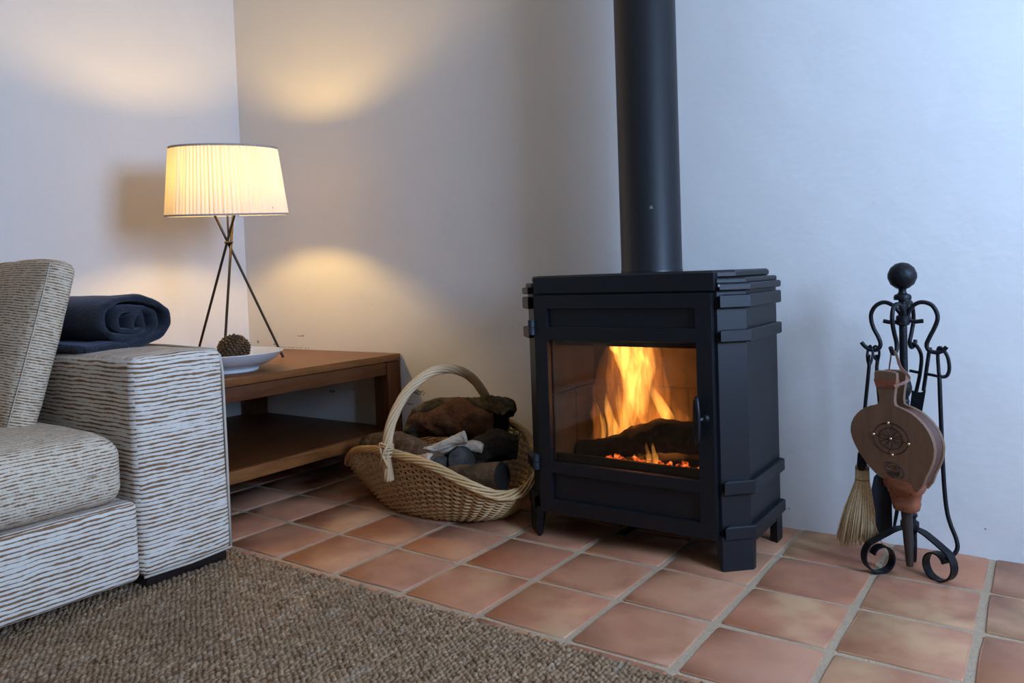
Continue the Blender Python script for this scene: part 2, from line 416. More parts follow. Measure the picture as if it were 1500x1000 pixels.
# ================================================================== THE ROOM
rng = random.Random(7)
fl = obj('floor', box(MB(), -.02, ROOM_X, ROOM_Y, .02, -.12, -.0035), M_GROUT, origin=(0, 0, 0), smooth=0, kind='structure')
TP, TQ, TX0, TY0 = .265, .2605, 3.3826, -.0097
def tile_mesh(x0, x1, y0, y1):
    cx, cy = (x0 + x1) / 2, (y0 + y1) / 2; hx, hy = (x1 - x0) / 2, (y1 - y0) / 2
    dz = rng.uniform(-.0010, .0010); tx, ty = rng.uniform(-.003, .003), rng.uniform(-.003, .003)
    j = lambda s=.0022: rng.uniform(-s, s)
    cs = [(-hx + j(), -hy + j()), (hx + j(), -hy + j()), (hx + j(), hy + j()), (-hx + j(), hy + j())]
    ring = []
    for k in range(4):
        a, b = Vector(cs[k]), Vector(cs[(k + 1) % 4])
        for s in (.02, .34, .66, .98):
            p = a.lerp(b, s); d = (b - a).normalized(); nn = Vector((d.y, -d.x))
            ring.append(p + nn * (j(.0014) + (-.0010 if s in (.02, .98) else .0003)))
    V = []; n = len(ring)
    for sc, z in ((1.0, -.008), (1.0, -.0028), (.985, .0)):
        for p in ring: V.append((p.x * sc + cx, p.y * sc + cy, z + dz + tx * p.x + ty * p.y))
    F = [(i * n + k, i * n + (k + 1) % n, (i + 1) * n + (k + 1) % n, (i + 1) * n + k) for i in range(2) for k in range(n)]
    F.append(tuple(2 * n + k for k in range(n)))
    return MB().add(V, F)
for jj in range(5):
    for ii in range(-13, 5):
        a0, a1 = TX0 + ii * TP, TX0 + (ii + 1) * TP; b1 = TY0 - jj * TQ; b0 = b1 - TQ
        ga, gb = rng.uniform(.0080, .0105), rng.uniform(.0070, .0090)
        x0, x1, y0, y1 = max(.004, a0 + ga), min(ROOM_X - .004, a1 - ga), b0 + gb, (b1 - gb if jj else -.003)
        if x1 - x0 < .02: continue
        obj('tile', tile_mesh(x0, x1, y0, y1), M_TILE, parent=fl, smooth=50)
mb = MB()
for jj in range(int(-ROOM_Y / TQ)):
    for ii in range(-13, 9):
        if jj < 5 and ii < 5: continue
        a0, a1 = TX0 + ii * TP + .009, TX0 + (ii + 1) * TP - .009; b1 = TY0 - jj * TQ - .008; b0 = b1 - TQ + .016
        if a1 > ROOM_X or b0 < ROOM_Y: continue
        mb.add([(a0, b0, -.001), (a1, b0, -.001), (a1, b1, -.001), (a0, b1, -.001), (a0, b0, -.006), (a1, b0, -.006), (a1, b1, -.006), (a0, b1, -.006)], [(0, 1, 2, 3), (0, 4, 5, 1), (1, 5, 6, 2), (2, 6, 7, 3), (3, 7, 4, 0)])
obj('tiles_beyond', mb, M_TILE, parent=fl, smooth=0, kind='stuff', recalc=False)
obj('wall_back', box(MB(), -.12, ROOM_X + .12, 0, .12, -.02, ROOM_Z + .1), M_WALLB, smooth=0, kind='structure')
obj('wall_left', box(MB(), -.12, 0, ROOM_Y, 0, -.02, ROOM_Z + .1), M_WALL, smooth=0, kind='structure')
obj('wall_front', box(MB(), -.12, ROOM_X + .12, ROOM_Y - .12, ROOM_Y, -.02, ROOM_Z + .1), M_CREAMW, smooth=0, kind='structure')
mb = MB()
box(mb, ROOM_X, ROOM_X + .12, ROOM_Y, WIN_Y0, -.02, ROOM_Z + .1); box(mb, ROOM_X, ROOM_X + .12, WIN_Y1, 0, -.02, ROOM_Z + .1)
box(mb, ROOM_X, ROOM_X + .12, WIN_Y0, WIN_Y1, -.02, WIN_Z0); box(mb, ROOM_X, ROOM_X + .12, WIN_Y0, WIN_Y1, WIN_Z1, ROOM_Z + .1)
obj('wall_right', mb, M_CREAMW, smooth=0, kind='structure')
obj('ceiling', box(MB(), -.12, ROOM_X + .12, ROOM_Y - .12, .12, ROOM_Z, ROOM_Z + .1), M_CEIL, smooth=0, kind='structure')
mb = MB(); f_ = .045
for (a, b, c_, d) in ((WIN_Y0, WIN_Y0 + f_, WIN_Z0, WIN_Z1), (WIN_Y1 - f_, WIN_Y1, WIN_Z0, WIN_Z1), (WIN_Y0 + f_, WIN_Y1 - f_, WIN_Z0, WIN_Z0 + f_), (WIN_Y0 + f_, WIN_Y1 - f_, WIN_Z1 - f_, WIN_Z1)):
    box(mb, ROOM_X + .03, ROOM_X + .08, a, b, c_, d, .004)
obj('window_1', mb, M_DARKW, smooth=0, kind='structure')

# ================================================================== RUG (loops of jute yarn)
RX0, RX1, RY0, RY1 = .85, 4.35, -3.6, -1.088
rug = obj('jute_rug', box(MB(), RX0, RX1, RY0, RY1, .001, .008, .003), M_JUTE, origin=(2.4, -2.0, 0), smooth=0,
          label='chunky brown looped jute rug lying under the striped sofa arm', cat='rug')
mb = MB(); px_, py_ = .0118, .0150
for i in range(int((3.62 - RX0) / px_)):
    for k in range(int(1.36 / py_)):
        wav = .004 * math.sin(i * .9) + .006 * noise.noise((i * .05, 2, 7))
        x = RX0 + (i + .5) * px_ + rng.uniform(-.0026, .0026); y = RY1 - (k + .35 + (.5 if i % 2 else 0)) * py_ + rng.uniform(-.002, .002) + wav * (1 if k < 3 else .4)
        L, W, H = rng.uniform(.0074, .0098), rng.uniform(.0052, .0072), rng.uniform(.0060, .0115)
        a = rng.uniform(-.65, .65) + (.35 if i % 2 else -.35); ca, sa = math.cos(a), math.sin(a); V = []
        z0 = .0058
        for (s, rr, zz) in ((-1, .35, .1), (-.45, .95, .75), (.30, 1.0, 1.0), (1, .45, .35)):
            for (q, zq) in ((-1, 0), (-.5, .85), (.5, .85), (1, 0)):
                lx, ly = q * W * rr, s * L
                V.append((x + lx * ca - ly * sa, y + lx * sa + ly * ca, z0 + H * zz * zq))
        F = [(r_ * 4 + c_, r_ * 4 + c_ + 1, r_ * 4 + c_ + 5, r_ * 4 + c_ + 4) for r_ in range(3) for c_ in range(3)] + [(0, 1, 2, 3), (15, 14, 13, 12)]
        mb.add(V, F)
obj('yarn_loops', mb, M_JUTE, parent=rug, smooth=180, kind='stuff', recalc=False)

# ================================================================== SIDE TABLE
T = thing('side_table', 'square teak side table with lower shelf standing in the room corner', 'table', (.57, -.53, 0))
X0, X1, Y0, Y1, ZT = .05, 1.10, -1.05, -.004, .525
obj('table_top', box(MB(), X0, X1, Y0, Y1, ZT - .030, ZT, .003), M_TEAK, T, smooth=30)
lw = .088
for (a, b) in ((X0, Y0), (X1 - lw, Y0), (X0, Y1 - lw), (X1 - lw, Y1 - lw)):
    obj('leg', box(MB(), a + .002, a + lw - .002, b + .002, b + lw - .002, 0, ZT - .033, .003), M_TEAKV_SHADED, T, smooth=30)
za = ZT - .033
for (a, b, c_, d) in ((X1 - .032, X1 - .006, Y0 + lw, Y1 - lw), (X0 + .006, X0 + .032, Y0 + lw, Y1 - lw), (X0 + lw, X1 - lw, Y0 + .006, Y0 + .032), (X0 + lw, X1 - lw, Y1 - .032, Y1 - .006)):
    obj('apron', box(MB(), a, b, c_, d, .437, za, .002), M_TEAK_SHADED, T, smooth=30)
obj('shelf', box(MB(), X0 + .01, X1 - .03, Y0 + .01, Y1 - .01, .158, .186, .002), M_TEAK_SHADED, T, smooth=30)
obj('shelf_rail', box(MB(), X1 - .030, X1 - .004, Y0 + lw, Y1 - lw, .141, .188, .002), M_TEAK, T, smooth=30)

# ================================================================== SOFA
S = thing('sofa', 'cream and brown striped fabric sofa with a wide square arm and dark block feet', 'sofa', (.9, -2.0, 0))
AX0, AX1, AY0, AY1 = .34, 1.444, -1.437, -1.147
def armfn(q, p):
    b = .006 * (1 - p.y ** 2) * max(0, p.z) + .004 * (1 - p.z ** 2) * max(0, p.x)
    return q + Vector((.004 * (1 - p.y ** 2) * (p.x > .9), 0, b if p.z > .5 else 0)) + Vector((0, .004 * noise.noise((q.x * 5, q.z * 5, 1)), .003 * noise.noise((q.x * 6, q.y * 9, 4))))
obj('arm', rbox(MB(), AX0, AX1, AY0, AY1, .046, .668, .028, 4, 12, armfn), M_FAB_ARM, S, smooth=180)
obj('seat_base', rbox(MB(), AX0, AX1 - .004, -3.2, AY0 + .002, .046, .272, .022, 4, 12), M_FAB_ARM, S, smooth=180)
def seatfn(q, p):
    puff = (1 - min(1, abs(p.x)) ** 4) * (1 - min(1, abs(p.y)) ** 6)
    q = q.copy()
    if p.z > 0: q.z += .014 * puff * p.z - .02 * max(0, abs(p.y) - .9) * 6 * p.z - .018 * max(0, p.x - .75) * 2
    if p.x > .5: q.x += .018 * (1 - p.z ** 2) * (1 - min(1, abs(p.y)) ** 4)
    return q + Vector((0, 0, .004 * noise.noise((q.x * 7, q.y * 7, 2))))
obj('seat_cushion', rbox(MB(), .66, 1.435, -2.36, -1.462, .274, .466, .05, 5, 16, seatfn), M_FAB_SEAT, S, smooth=180)
obj('backrest', rbox(MB(), AX0, .66, -3.2, AY0 + .002, .05, .72, .04, 4, 8), M_FAB_ARM, S, smooth=180)
for (a, b) in ((1.335, -1.408), (.40, -1.408)):
    obj('foot', box(MB(), a, a + .076, b, b + .258, .010, .052, .002), M_DARKW, S, smooth=30)
mb = MB()
for yy in (AY1 - .004,):
    tube(mb, [(AX1 - .006, yy, .055), (AX1 - .004, yy, .3), (AX1 - .004, yy, .60), (AX1 - .010, yy - .003, .648), (AX1 - .035, yy - .004, .666), (AX1 - .3, yy - .004, .672), (AX0 + .05, yy - .004, .670)], .0042, 6)
tube(mb, [(AX1 + .001, AY1 - .006, .056), (AX1 + .001, -1.29, .050), (AX1 + .001, AY0 + .004, .054)], .0036, 6)
obj('piping', mb, M_PIPING, S, smooth=180)

# ---- loose cushion leaning on the arm
PW, PH, PT = .56, .520, .075
def pilfn(q, p):
    q = q.copy(); e = (1 - min(1, abs(p.x)) ** 2.4) * (1 - min(1, abs(p.z)) ** 2.4)
    q.y *= 1 + 1.3 * max(0, e)
    q.x += .012 * (abs(p.z) ** 3) * (1 if p.x > 0 else -1) + .008 * (1 - p.z ** 2) * (1 if p.x > 0 else -1)
    q.z += .016 * (1 - p.x ** 2) * (1 if p.z > 0 else -.4) + .006 * noise.noise((q.x * 9, q.z * 4, 3))
    return q + Vector((.004 * noise.noise((q.z * 14, q.y * 10, 0)), .004 * noise.noise((q.x * 8, q.z * 8, 5)), 0))
lean = math.radians(16.5)
Rp = Matrix.Rotation(math.radians(-4), 4, 'Z') @ Matrix.Rotation(-lean, 4, 'X')
pil = rbox(MB(), -PW / 2, PW / 2, -PT / 2, PT / 2, 0, PH, .030, 5, 14, pilfn)
for _ in (0,):
    seam = [(PW / 2 - .007 + .008 * (1 - (2 * (.02 + i * (PH - .03) / 10) / PH - 1) ** 2), -PT / 2 + .003, .02 + i * (PH - .03) / 10) for i in range(11)]
    sm = tube(MB(), [(x, y, z) for i, (x, y, z) in enumerate(seam)], .0016, 5)
po = obj('back_cushion', pil, M_FAB_PIL, origin=(0, 0, 0), smooth=180, label='striped beige box cushion leaning against the inside of the sofa arm', cat='cushion')
so = obj('seam', sm, M_PIPING, po, smooth=180)
po.location = (1.092 - PW / 2, -1.566, .449); po.rotation_euler = Rp.to_euler()

# ---- rolled blanket on the arm
def blanket():
    N = 150; turns = 2.85; A, B = .145, .082; th = .024; path = []
    for i in range(N + 1):
        u = i / N; ang = -PI * .62 + u * turns * 2 * PI; sh = 1 - .86 * u ** .95
        a_, b_ = max(.012, A * sh - .012 * u), max(.008, B * sh)
        c_, s_ = math.cos(ang), math.sin(ang)
        xx = a_ * math.copysign(abs(c_) ** .88, c_); zz = b_ * math.copysign(abs(s_) ** .85, s_)
        xx += .010 * u + .030 * noise.noise((u * 9, 1, 0)) * min(1, u * 1.6); zz += .034 * noise.noise((u * 10, 5, 3)) * min(1, u * 1.6) - .014 * u
        path.append(Vector((xx, zz)))
    path = [Vector((path[0].x - .11 + .022 * k, path[0].y - .004)) for k in range(0, 5)] + path
    n = len(path); out = []; inn = []
    for i, p in enumerate(path):
        d = (path[min(n - 1, i + 1)] - path[max(0, i - 1)]).normalized(); nn = Vector((d.y, -d.x))
        tt = th * (.55 + .45 * min(1, (n - 1 - i) / 6)) * (1 + .25 * noise.noise((i * .13, 0, 9)))
        out.append((p, nn, tt))
    V = []; F = []
    LAY = [(-.020, .30), (-.012, .72), (-.002, .95), (.012, 1.0), (.05, 1.0), (.12, 1.0), (.20, 1.0), (.36, 1.0), (.42, .9), (.435, .5)]
    m = 2 * n
    for li, (d, k) in enumerate(LAY):
        ring = []
        for sgn, seq in ((1, out), (-1, out[::-1])):
            for (p, nn, tt) in seq:
                q = p + nn * (sgn * tt / 2 * k)
                w_ = .005 * noise.noise((q.x * 18, q.y * 18, d * 12)) + (.006 * noise.noise((q.x * 30, q.y * 30, 2)) if li < 4 else 0)
                ring.append((d + w_ * 1.2, q.x + w_, q.y + w_))
        V += ring
    for li in range(len(LAY) - 1):
        for k in range(m): F.append((li * m + k, li * m + (k + 1) % m, (li + 1) * m + (k + 1) % m, (li + 1) * m + k))
    for li in (0, len(LAY) - 1):
        for k in range(n - 1): F.append((li * m + k, li * m + k + 1, li * m + m - 2 - k, li * m + m - 1 - k))
    return MB().add(V, F)
mbk = blanket(); ab = math.radians(-4)
def bx(p):     # d runs back along -x, y across, z up
    X, Y, Z = -p.x, p.y, p.z
    return Vector((1.10 + X * math.cos(ab) - Y * math.sin(ab) * -1 * .6, -1.250 + Y * math.cos(ab) - X * math.sin(ab), .7655 + Z))
mbk.xf(bx)
bl = obj('rolled_blanket', mbk, M_PLUSH, origin=(1.0, -1.24, .675), smooth=180, label='dark navy plush blanket rolled up on top of the sofa arm', cat='blanket')
mb = MB()
rbox(mb, .74, 1.135, -1.412, -1.275, .6725, .690, .008, 3, 10, lambda q, p: q + Vector((.012 * noise.noise((q.y * 14, 3, 0)), .010 * noise.noise((q.x * 14, 1, 0)), .006 * noise.noise((q.x * 16, q.y * 16, 4)))))
obj('folded_hem', mb, M_PLUSH, bl, smooth=180)

# ================================================================== TABLE LAMP
LX, LY = .648, -.552
Lm = thing('table_lamp', 'bronze tripod table lamp with lit pleated cream drum shade', 'lamp', (LX, LY, .525))
hub = Vector((LX, LY, 1.043))
for a in (73.5, 193.5, 313.5):
    f = Vector((LX + .216 * math.cos(math.radians(a)), LY + .216 * math.sin(math.radians(a)), .531))
    side = Vector((-math.sin(math.radians(a)), math.cos(math.radians(a)), 0)) * .010
    d = (hub + side - f); tip = f + d * 1.30
    obj('leg', tube(MB(), [f, f + d * .02, f + d * .5, tip], [.0062, .0056, .0056, .0056], 10), M_BRONZE, Lm, smooth=60)
obj('hub_ring', lathe(MB(), [(.012, -.006), (.017, -.004), (.018, 0), (.017, .004), (.012, .006)], hub, 20), M_BRONZE, Lm, smooth=60)
tl = Matrix.Translation(Vector((LX, LY, 1.302))) @ Matrix.Rotation(math.radians(4.5), 4, Vector((.819, .573, 0))) @ Matrix.Rotation(math.radians(-.8), 4, Vector((.574, -.818, 0)))
ZB, ZTp, RB, RT = -.141, .137, .2465, .215
NP = 90; V = []; F = []; n = NP * 2; rows = 7
rp = [rng.uniform(.6, 1.5) for _ in range(n)]
for r_ in range(rows):
    u = r_ / (rows - 1); R = RB + (RT - RB) * u
    for k in range(n):
        a = 2 * PI * (k + rng.uniform(-.08, .08)) / n; rr = R + (.0032 * rp[k] if k % 2 else -.0026)
        V.append((rr * math.cos(a), rr * math.sin(a), ZB + (ZTp - ZB) * u))
for r_ in range(rows - 1):
    for k in range(n): F.append((r_ * n + k, r_ * n + (k + 1) % n, (r_ + 1) * n + (k + 1) % n, (r_ + 1) * n + k))
sh = MB().add(V, F).xf(lambda p: tl @ p)
sho = obj('lamp_shade', sh, M_SHADE, Lm, smooth=0)
M_RIM = plain('shade_rim_tape', (.42, .36, .30), .9)
for (R, z) in ((RB, ZB), (RT, ZTp)):
    mb = MB()
    prof = [(R - .004, z - .004), (R + .004, z - .004), (R + .004, z + .004), (R - .004, z + .004)]
    n = 96; V = []; F = []
    for i, (r_, zz) in enumerate(prof):
        for k in range(n): V.append((r_ * math.cos(2 * PI * k / n), r_ * math.sin(2 * PI * k / n), zz))
    for i in range(4):
        for k in range(n): F.append((i * n + k, i * n + (k + 1) % n, ((i + 1) % 4) * n + (k + 1) % n, ((i + 1) % 4) * n + k))
    mb.add(V, F).xf(lambda p: tl @ p)
    obj('rim_band', mb, M_RIM, sho, smooth=40)
mb = MB()
for a in (13.5, 133.5, 253.5):
    tube(mb, [(LX, LY, 1.215), (LX + .238 * math.cos(math.radians(a)), LY + .238 * math.sin(math.radians(a)), 1.176)], .0025, 6)
tube(mb, [(LX, LY, 1.06), (LX, LY, 1.215)], .004, 8)
obj('shade_carrier', mb, M_BRONZE, Lm, smooth=60)
obj('bulb_holder', lathe(MB(), [(.016, 0), (.018, .03), (.014, .05)], (LX, LY, 1.215), 16), M_BRONZE, Lm, smooth=60)
obj('bulb', sphere(MB(), (LX, LY, 1.318), .034, 16, 10, 1.35), M_BULB, Lm, smooth=180)

# ================================================================== DISH AND PINECONE
PX, PY = .860, -.742
mb = lathe(MB(), [(.105, 0), (.124, 0), (.126, .010), (.118, .013), (.150, .022), (.190, .042), (.216, .066), (.221, .0715), (.218, .074), (.205, .068), (.17, .046), (.12, .031), (.05, .026), (.002, .0255)], (PX, PY, .5255), 64)
obj('dish', mb, M_CERAM, origin=(PX, PY, .5255), smooth=50, label='shallow white ceramic dish on a foot ring, on the teak side table', cat='dish')
PC = thing('pinecone', 'brown knobbly pinecone resting in the white dish', 'pinecone', (.876, -.712, .552))
cc = Vector((.876, -.712, .610))
obj('core', sphere(MB(), cc, .052, 18, 12, .92), M_CONE, PC, smooth=180)
mb = MB(); NS = 190
for i in range(NS):
    z = 1 - 2 * (i + .5) / NS; a = i * 2.39996; rr = math.sqrt(1 - z * z)
    dv = Vector((rr * math.cos(a), rr * math.sin(a), z)); c0 = cc + Vector((dv.x * .060, dv.y * .060, dv.z * .054))
    t1 = dv.cross(Vector((0, 0, 1))); t1 = t1.normalized() if t1.length > .1 else Vector((1, 0, 0)); t2 = dv.cross(t1)
    s = rng.uniform(.0062, .0082); h = rng.uniform(.004, .008)
    V = [c0 + t1 * s, c0 + t2 * s * .8, c0 - t1 * s, c0 - t2 * s * .8, c0 + dv * h + t2 * .002, c0 + t1 * s * .8 - dv * .012, c0 + t2 * s * .6 - dv * .012, c0 - t1 * s * .8 - dv * .012, c0 - t2 * s * .6 - dv * .012]
    mb.add(V, [(0, 1, 4), (1, 2, 4), (2, 3, 4), (3, 0, 4), (0, 5, 6, 1), (1, 6, 7, 2), (2, 7, 8, 3), (3, 8, 5, 0)])
obj('scales', mb, M_CONE, PC, smooth=0, kind='stuff')

# ================================================================== STOVE
SX, YF, YB = 2.446, -.475, -.112
ST = thing('wood_stove', 'black steel wood-burning stove with chamfered banded corners and a lit glass door', 'stove', (SX, -.30, 0))
def octo(hx, yf, yb, c): return [(SX - hx, yb), (SX - hx, yf + c), (SX - hx + c, yf), (SX + hx - c, yf), (SX + hx, yf + c), (SX + hx, yb)]
IX0, IX1, IY0, IY1, IZ0, IZ1 = 2.178, 2.712, -.440, -.150, .232, .648       # fire chamber
# the body is a shell around the chamber
mb = MB(); hx, c_ = .371, .062
outer = octo(hx, YF + .012, YB, c_)
prism(mb, outer, .086, IZ0 - .012, 0); prism(mb, outer, IZ1 + .010, .800, 0)
prism(mb, [(SX - hx, YB), (SX - hx, YF + .012 + c_), (SX - hx + c_, YF + .012), (IX0 - .012, YF + .012), (IX0 - .012, YB)], IZ0 - .012, IZ1 + .010)
prism(mb, [(SX + hx, YB), (SX + hx, YF + .012 + c_), (SX + hx - c_, YF + .012), (IX1 + .012, YF + .012), (IX1 + .012, YB)], IZ0 - .012, IZ1 + .010)
prism(mb, [(IX0 - .012, YB), (IX1 + .012, YB), (IX1 + .012, IY1 + .012), (IX0 - .012, IY1 + .012)], IZ0 - .012, IZ1 + .010)
obj('body', mb, M_STOVE, ST, smooth=0)
hb, cb = .388, .064
for (z0, z1) in ((.797, .818), (.748, .787), (.652, .688), (.218, .258), (.089, .128)):
    for s in (-1, 1):
        q = [(SX + s * (hb - cb - .001), YF), (SX + s * hb, YF + cb), (SX + s * hb, YB - .004), (SX + s * (hb - .030), YB - .004), (SX + s * (hb - .030), YF + cb + .012), (SX + s * (hb - cb - .001), YF + .030)]
        if s < 0: q = q[::-1]
        obj('band', prism(MB(), q, z0, z1, .0035), M_STOVE, ST, smooth=0)
obj('ledge', prism(MB(), octo(.375, YF + .006, YB - .002, c_), .816, .833, .004), M_STOVE, ST, smooth=0)
obj('top_plate', prism(MB(), octo(.347, YF + .012, YB + .012, .052), .832, .855, .006), M_STOVE, ST, smooth=0)
obj('top_fascia', box(MB(), SX - .296, SX + .308, YF - .006, YF + .03, .798, .851, .003), M_STOVE, ST, smooth=0)
# legs: chamfered corner posts that taper to the inside
for s in (-1, 1):
    mb = MB(); V = []
    for (z, a, dy) in ((.10, .075, 0), (.088, .072, 0), (0, .056, 0)):
        x1, x0 = SX + s * .380, SX + s * (.380 - .067)
        V += [(x0, YF, z), (x1, YF + .062, z), (x1, YF + .062 + a * .35, z), (x0 - s * (a - .056) , YF + .03, z), (x0 - s * (a - .048), YF + .002, z)]
    F = [(r_ * 5 + k, r_ * 5 + (k + 1) % 5, (r_ + 1) * 5 + (k + 1) % 5, (r_ + 1) * 5 + k) for r_ in range(2) for k in range(5)] + [(0, 1, 2, 3, 4), (14, 13, 12, 11, 10)]
    obj('leg', mb.add(V, F), M_STOVE, ST, smooth=0)
    obj('leg', prism(MB(), [(SX + s * .375, YB), (SX + s * .375, YB - .055), (SX + s * .350, YB - .045), (SX + s * .345, YB)][::s], 0, .10), M_STOVE, ST, smooth=0)
for s in (-1, 1):
    obj('skirt', box(MB(), SX + s * .368 - .006, SX + s * .368 + .006, YF + .07, YB - .01, .070, .10), M_STOVE, ST, smooth=0)
obj('riddling_lever', box(MB(), 2.395, 2.428, -.430, -.30, .030, .036, .002), M_STOVE, ST, smooth=30)
# door
DX0, DX1, DZ0, DZ1, DF, DB = 2.154, 2.747, .090, .793, YF - .012, YF + .010
door = MB()
GX0, GX1, GZ0, GZ1 = 2.200, 2.699, .257, .651
def frame_x(mb, a, b, z0, z1): box(mb, a, b, DF, DB, z0, z1, .002)
frame_x(door, DX0, GX0, DZ0, DZ1); frame_x(door, GX1, DX1, DZ0, DZ1)
frame_x(door, GX0 - .004, GX1 + .004, .750, DZ1); frame_x(door, GX0 - .004, GX1 + .004, GZ1, .692)
frame_x(door, GX0 - .004, GX1 + .004, .221, GZ0); frame_x(door, GX0 - .004, GX1 + .004, DZ0, .135)
dr = obj('door', door, M_STOVE, ST, smooth=0)
obj('door_panel', box(MB(), GX0 - .006, GX1 + .006, DF + .013, DB, .688, .754, .001), M_STOVE, dr, smooth=0)
obj('door_panel', box(MB(), GX0 - .006, GX1 + .006, DF + .013, DB, .131, .225, .001), M_STOVE, dr, smooth=0)
obj('glass_pane', box(MB(), GX0 - .004, GX1 + .004, DF + .015, DF + .019, GZ0 - .004, GZ1 + .004), M_GLASS, dr, smooth=0)
mb = MB(); hz = [(.0, -.062), (.010, -.052), (.017, -.025), (.018, 0), (.017, .025), (.010, .052), (0, .062), (-.010, .052), (-.017, .025), (-.018, 0), (-.017, -.025), (-.010, -.052)]
hd = Vector((.60, -.80, 0)); hc = Vector((2.708, DF - .030, .437))
tube(mb, cr([hc + hd * a * .9 + Vector((0, 0, b)) for a, b in hz], 3, True), .0062, 8, True)
tube(mb, [hc + hd * -.004 + Vector((0, 0, -.05)), hc + hd * -.006, hc + hd * -.004 + Vector((0, 0, .05))], .0075, 8)
tube(mb, [hc + Vector((.006, .0, 0)), (2.728, DF - .016, .442), (2.728, DF + .004, .442)], .0075, 10)
sphere(mb, (2.731, DF - .018, .442), .0105, 10, 6)
obj('handle', mb, M_STOVE, dr, smooth=60)
for z in (.690, .252):
    mb = MB(); tube(mb, [(2.145, DF - .004, z - .024), (2.145, DF - .004, z - .001)], .0115, 14); tube(mb, [(2.145, DF - .004, z + .001), (2.145, DF - .004, z + .024)], .0115, 14)
    obj('hinge', mb, M_IRONL, dr, smooth=40)
# chamber lining: fire bricks one by one on the side and rear walls
e = .0015
def brick_wall(pts):
    for b in pts: obj('fire_brick', box(MB(), *b, .003, 1), M_BRICK, ST, smooth=0)
zs = [IZ0, IZ0 + .235, IZ1 + .002]
for r_ in range(2):
    xs = [IX0, 2.36, 2.54, IX1] if r_ % 2 == 0 else [IX0, 2.45, IX1]
    brick_wall([(a + e, b - e, IY1 - .012, IY1 + .008, zs[r_] + e, zs[r_ + 1] - e) for a, b in zip(xs, xs[1:])])
    ys = [IY0, -.30, IY1 - .013] if r_ % 2 == 0 else [IY0, IY1 - .013]
    brick_wall([(IX0 - .010, IX0 + .012, a + e, b - e, zs[r_] + e, zs[r_ + 1] - e) for a, b in zip(ys, ys[1:])])
    brick_wall([(IX1 - .012, IX1 + .010, a + e, b - e, zs[r_] + e, zs[r_ + 1] - e) for a, b in zip(ys, ys[1:])])
obj('baffle', box(MB(), IX0, IX1, IY0 + .02, IY1 - .02, .628, .640), M_BRICK, ST, smooth=0)
obj('log_retainer', box(MB(), IX0, IX1, -.437, -.425, .234, .276, .003), M_STOVE, ST, smooth=0)
mb = MB()
rbox(mb, IX0 + .013, IX1 - .013, -.423, IY1 - .014, .221, .245, .008, 2, 14, lambda q, p: q + Vector((0, 0, .012 * noise.noise((q.x * 25, q.y * 25, 0)) + .006 if p.z > 0 else 0)))
obj('ash_bed', mb, M_ASH, ST, smooth=180, kind='stuff')

# ---- flue pipe
mb = lathe(MB(), [(.100, 0), (.100, .006), (.0985, .008), (.0985, ROOM_Z - .856), ], (2.452, -.230, .8555), 64)
FP = obj('flue_pipe', mb, M_PIPE, origin=(2.452, -.230, .8555), smooth=40, label='round black flue pipe rising from the top of the wood stove', cat='flue pipe')
mb = MB()
for k, wd in enumerate((.0035, .0045, .0055)):
    a0 = math.radians(-63); z = 1.063 - k * .0035
    box(mb, -wd, wd, -.0002, .0004, z - .0004, z + .0004); 
    n0 = len(mb.v) - 8; ca, sa = math.cos(a0), math.sin(a0)
    for i in range(n0, n0 + 8):
        p = mb.v[i]; mb.v[i] = (2.452 + (.0988 + p[1]) * ca - p[0] * sa, -.230 + (.0988 + p[1]) * sa + p[0] * ca, p[2])
obj('scratch', mb, plain('bare_metal_scratch', (.5, .5, .5), .4), FP, smooth=0, label='three pale scratch marks')

# ================================================================== LOGS
def log(name, path, rad, m_bark, m_end, label, group=None, n=18, rough=.16, seed=0, cat='log', sub=9, fr=9):
    n = int(n * 1.7); P = cr(path, sub); N = len(P); R = []
    for i in range(N):
        u = i / (N - 1) * (len(rad) - 1); k = min(int(u), len(rad) - 2); R.append(rad[k] + (rad[k + 1] - rad[k]) * (u - k))
    rf = lambda i, a, p: 1 + rough * noise.noise((math.cos(a) * 1.3 + seed, math.sin(a) * 1.3, i * .13 + seed)) + rough * .6 * noise.noise((math.cos(a) * 3.5, math.sin(a) * 3.5 + seed, i * .3)) + rough * .45 * noise.noise((math.cos(a) * 8, math.sin(a) * 8 + seed, i * .45))
    o = Vector((sum((p.x for p in P)) / N, sum((p.y for p in P)) / N, min(p.z - r for p, r in zip(P, R))))
    t_ = thing(name, label, cat, o, group)
    obj('bark', tube(MB(), P, R, n, cap=False, rf=rf), m_bark, t_, smooth=180)
    for (i, j, s) in ((0, 1, -1), (N - 1, N - 2, 1)):
        d = (P[i] - P[j]).normalized(); mb_ = MB(); full = tube(MB(), P, R, n, cap=False, rf=rf).v[i * n:(i + 1) * n]
        c0 = sum((Vector(p) for p in full), Vector()) / n
        V = [Vector(p) - d * .001 for p in full] + [c0 + (Vector(p) - c0) * .55 + d * (R[i] * .04 + .003 * noise.noise((p[0] * 90, p[1] * 90, p[2] * 90))) for p in full] + [c0 + d * R[i] * .03]
        F = [(k, (k + 1) % n, n + (k + 1) % n, n + k) for k in range(n)] + [(n + k, n + (k + 1) % n, 2 * n) for k in range(n)]
        obj('cut_end', mb_.add(V, F), m_end, t_, smooth=60)
    return t_
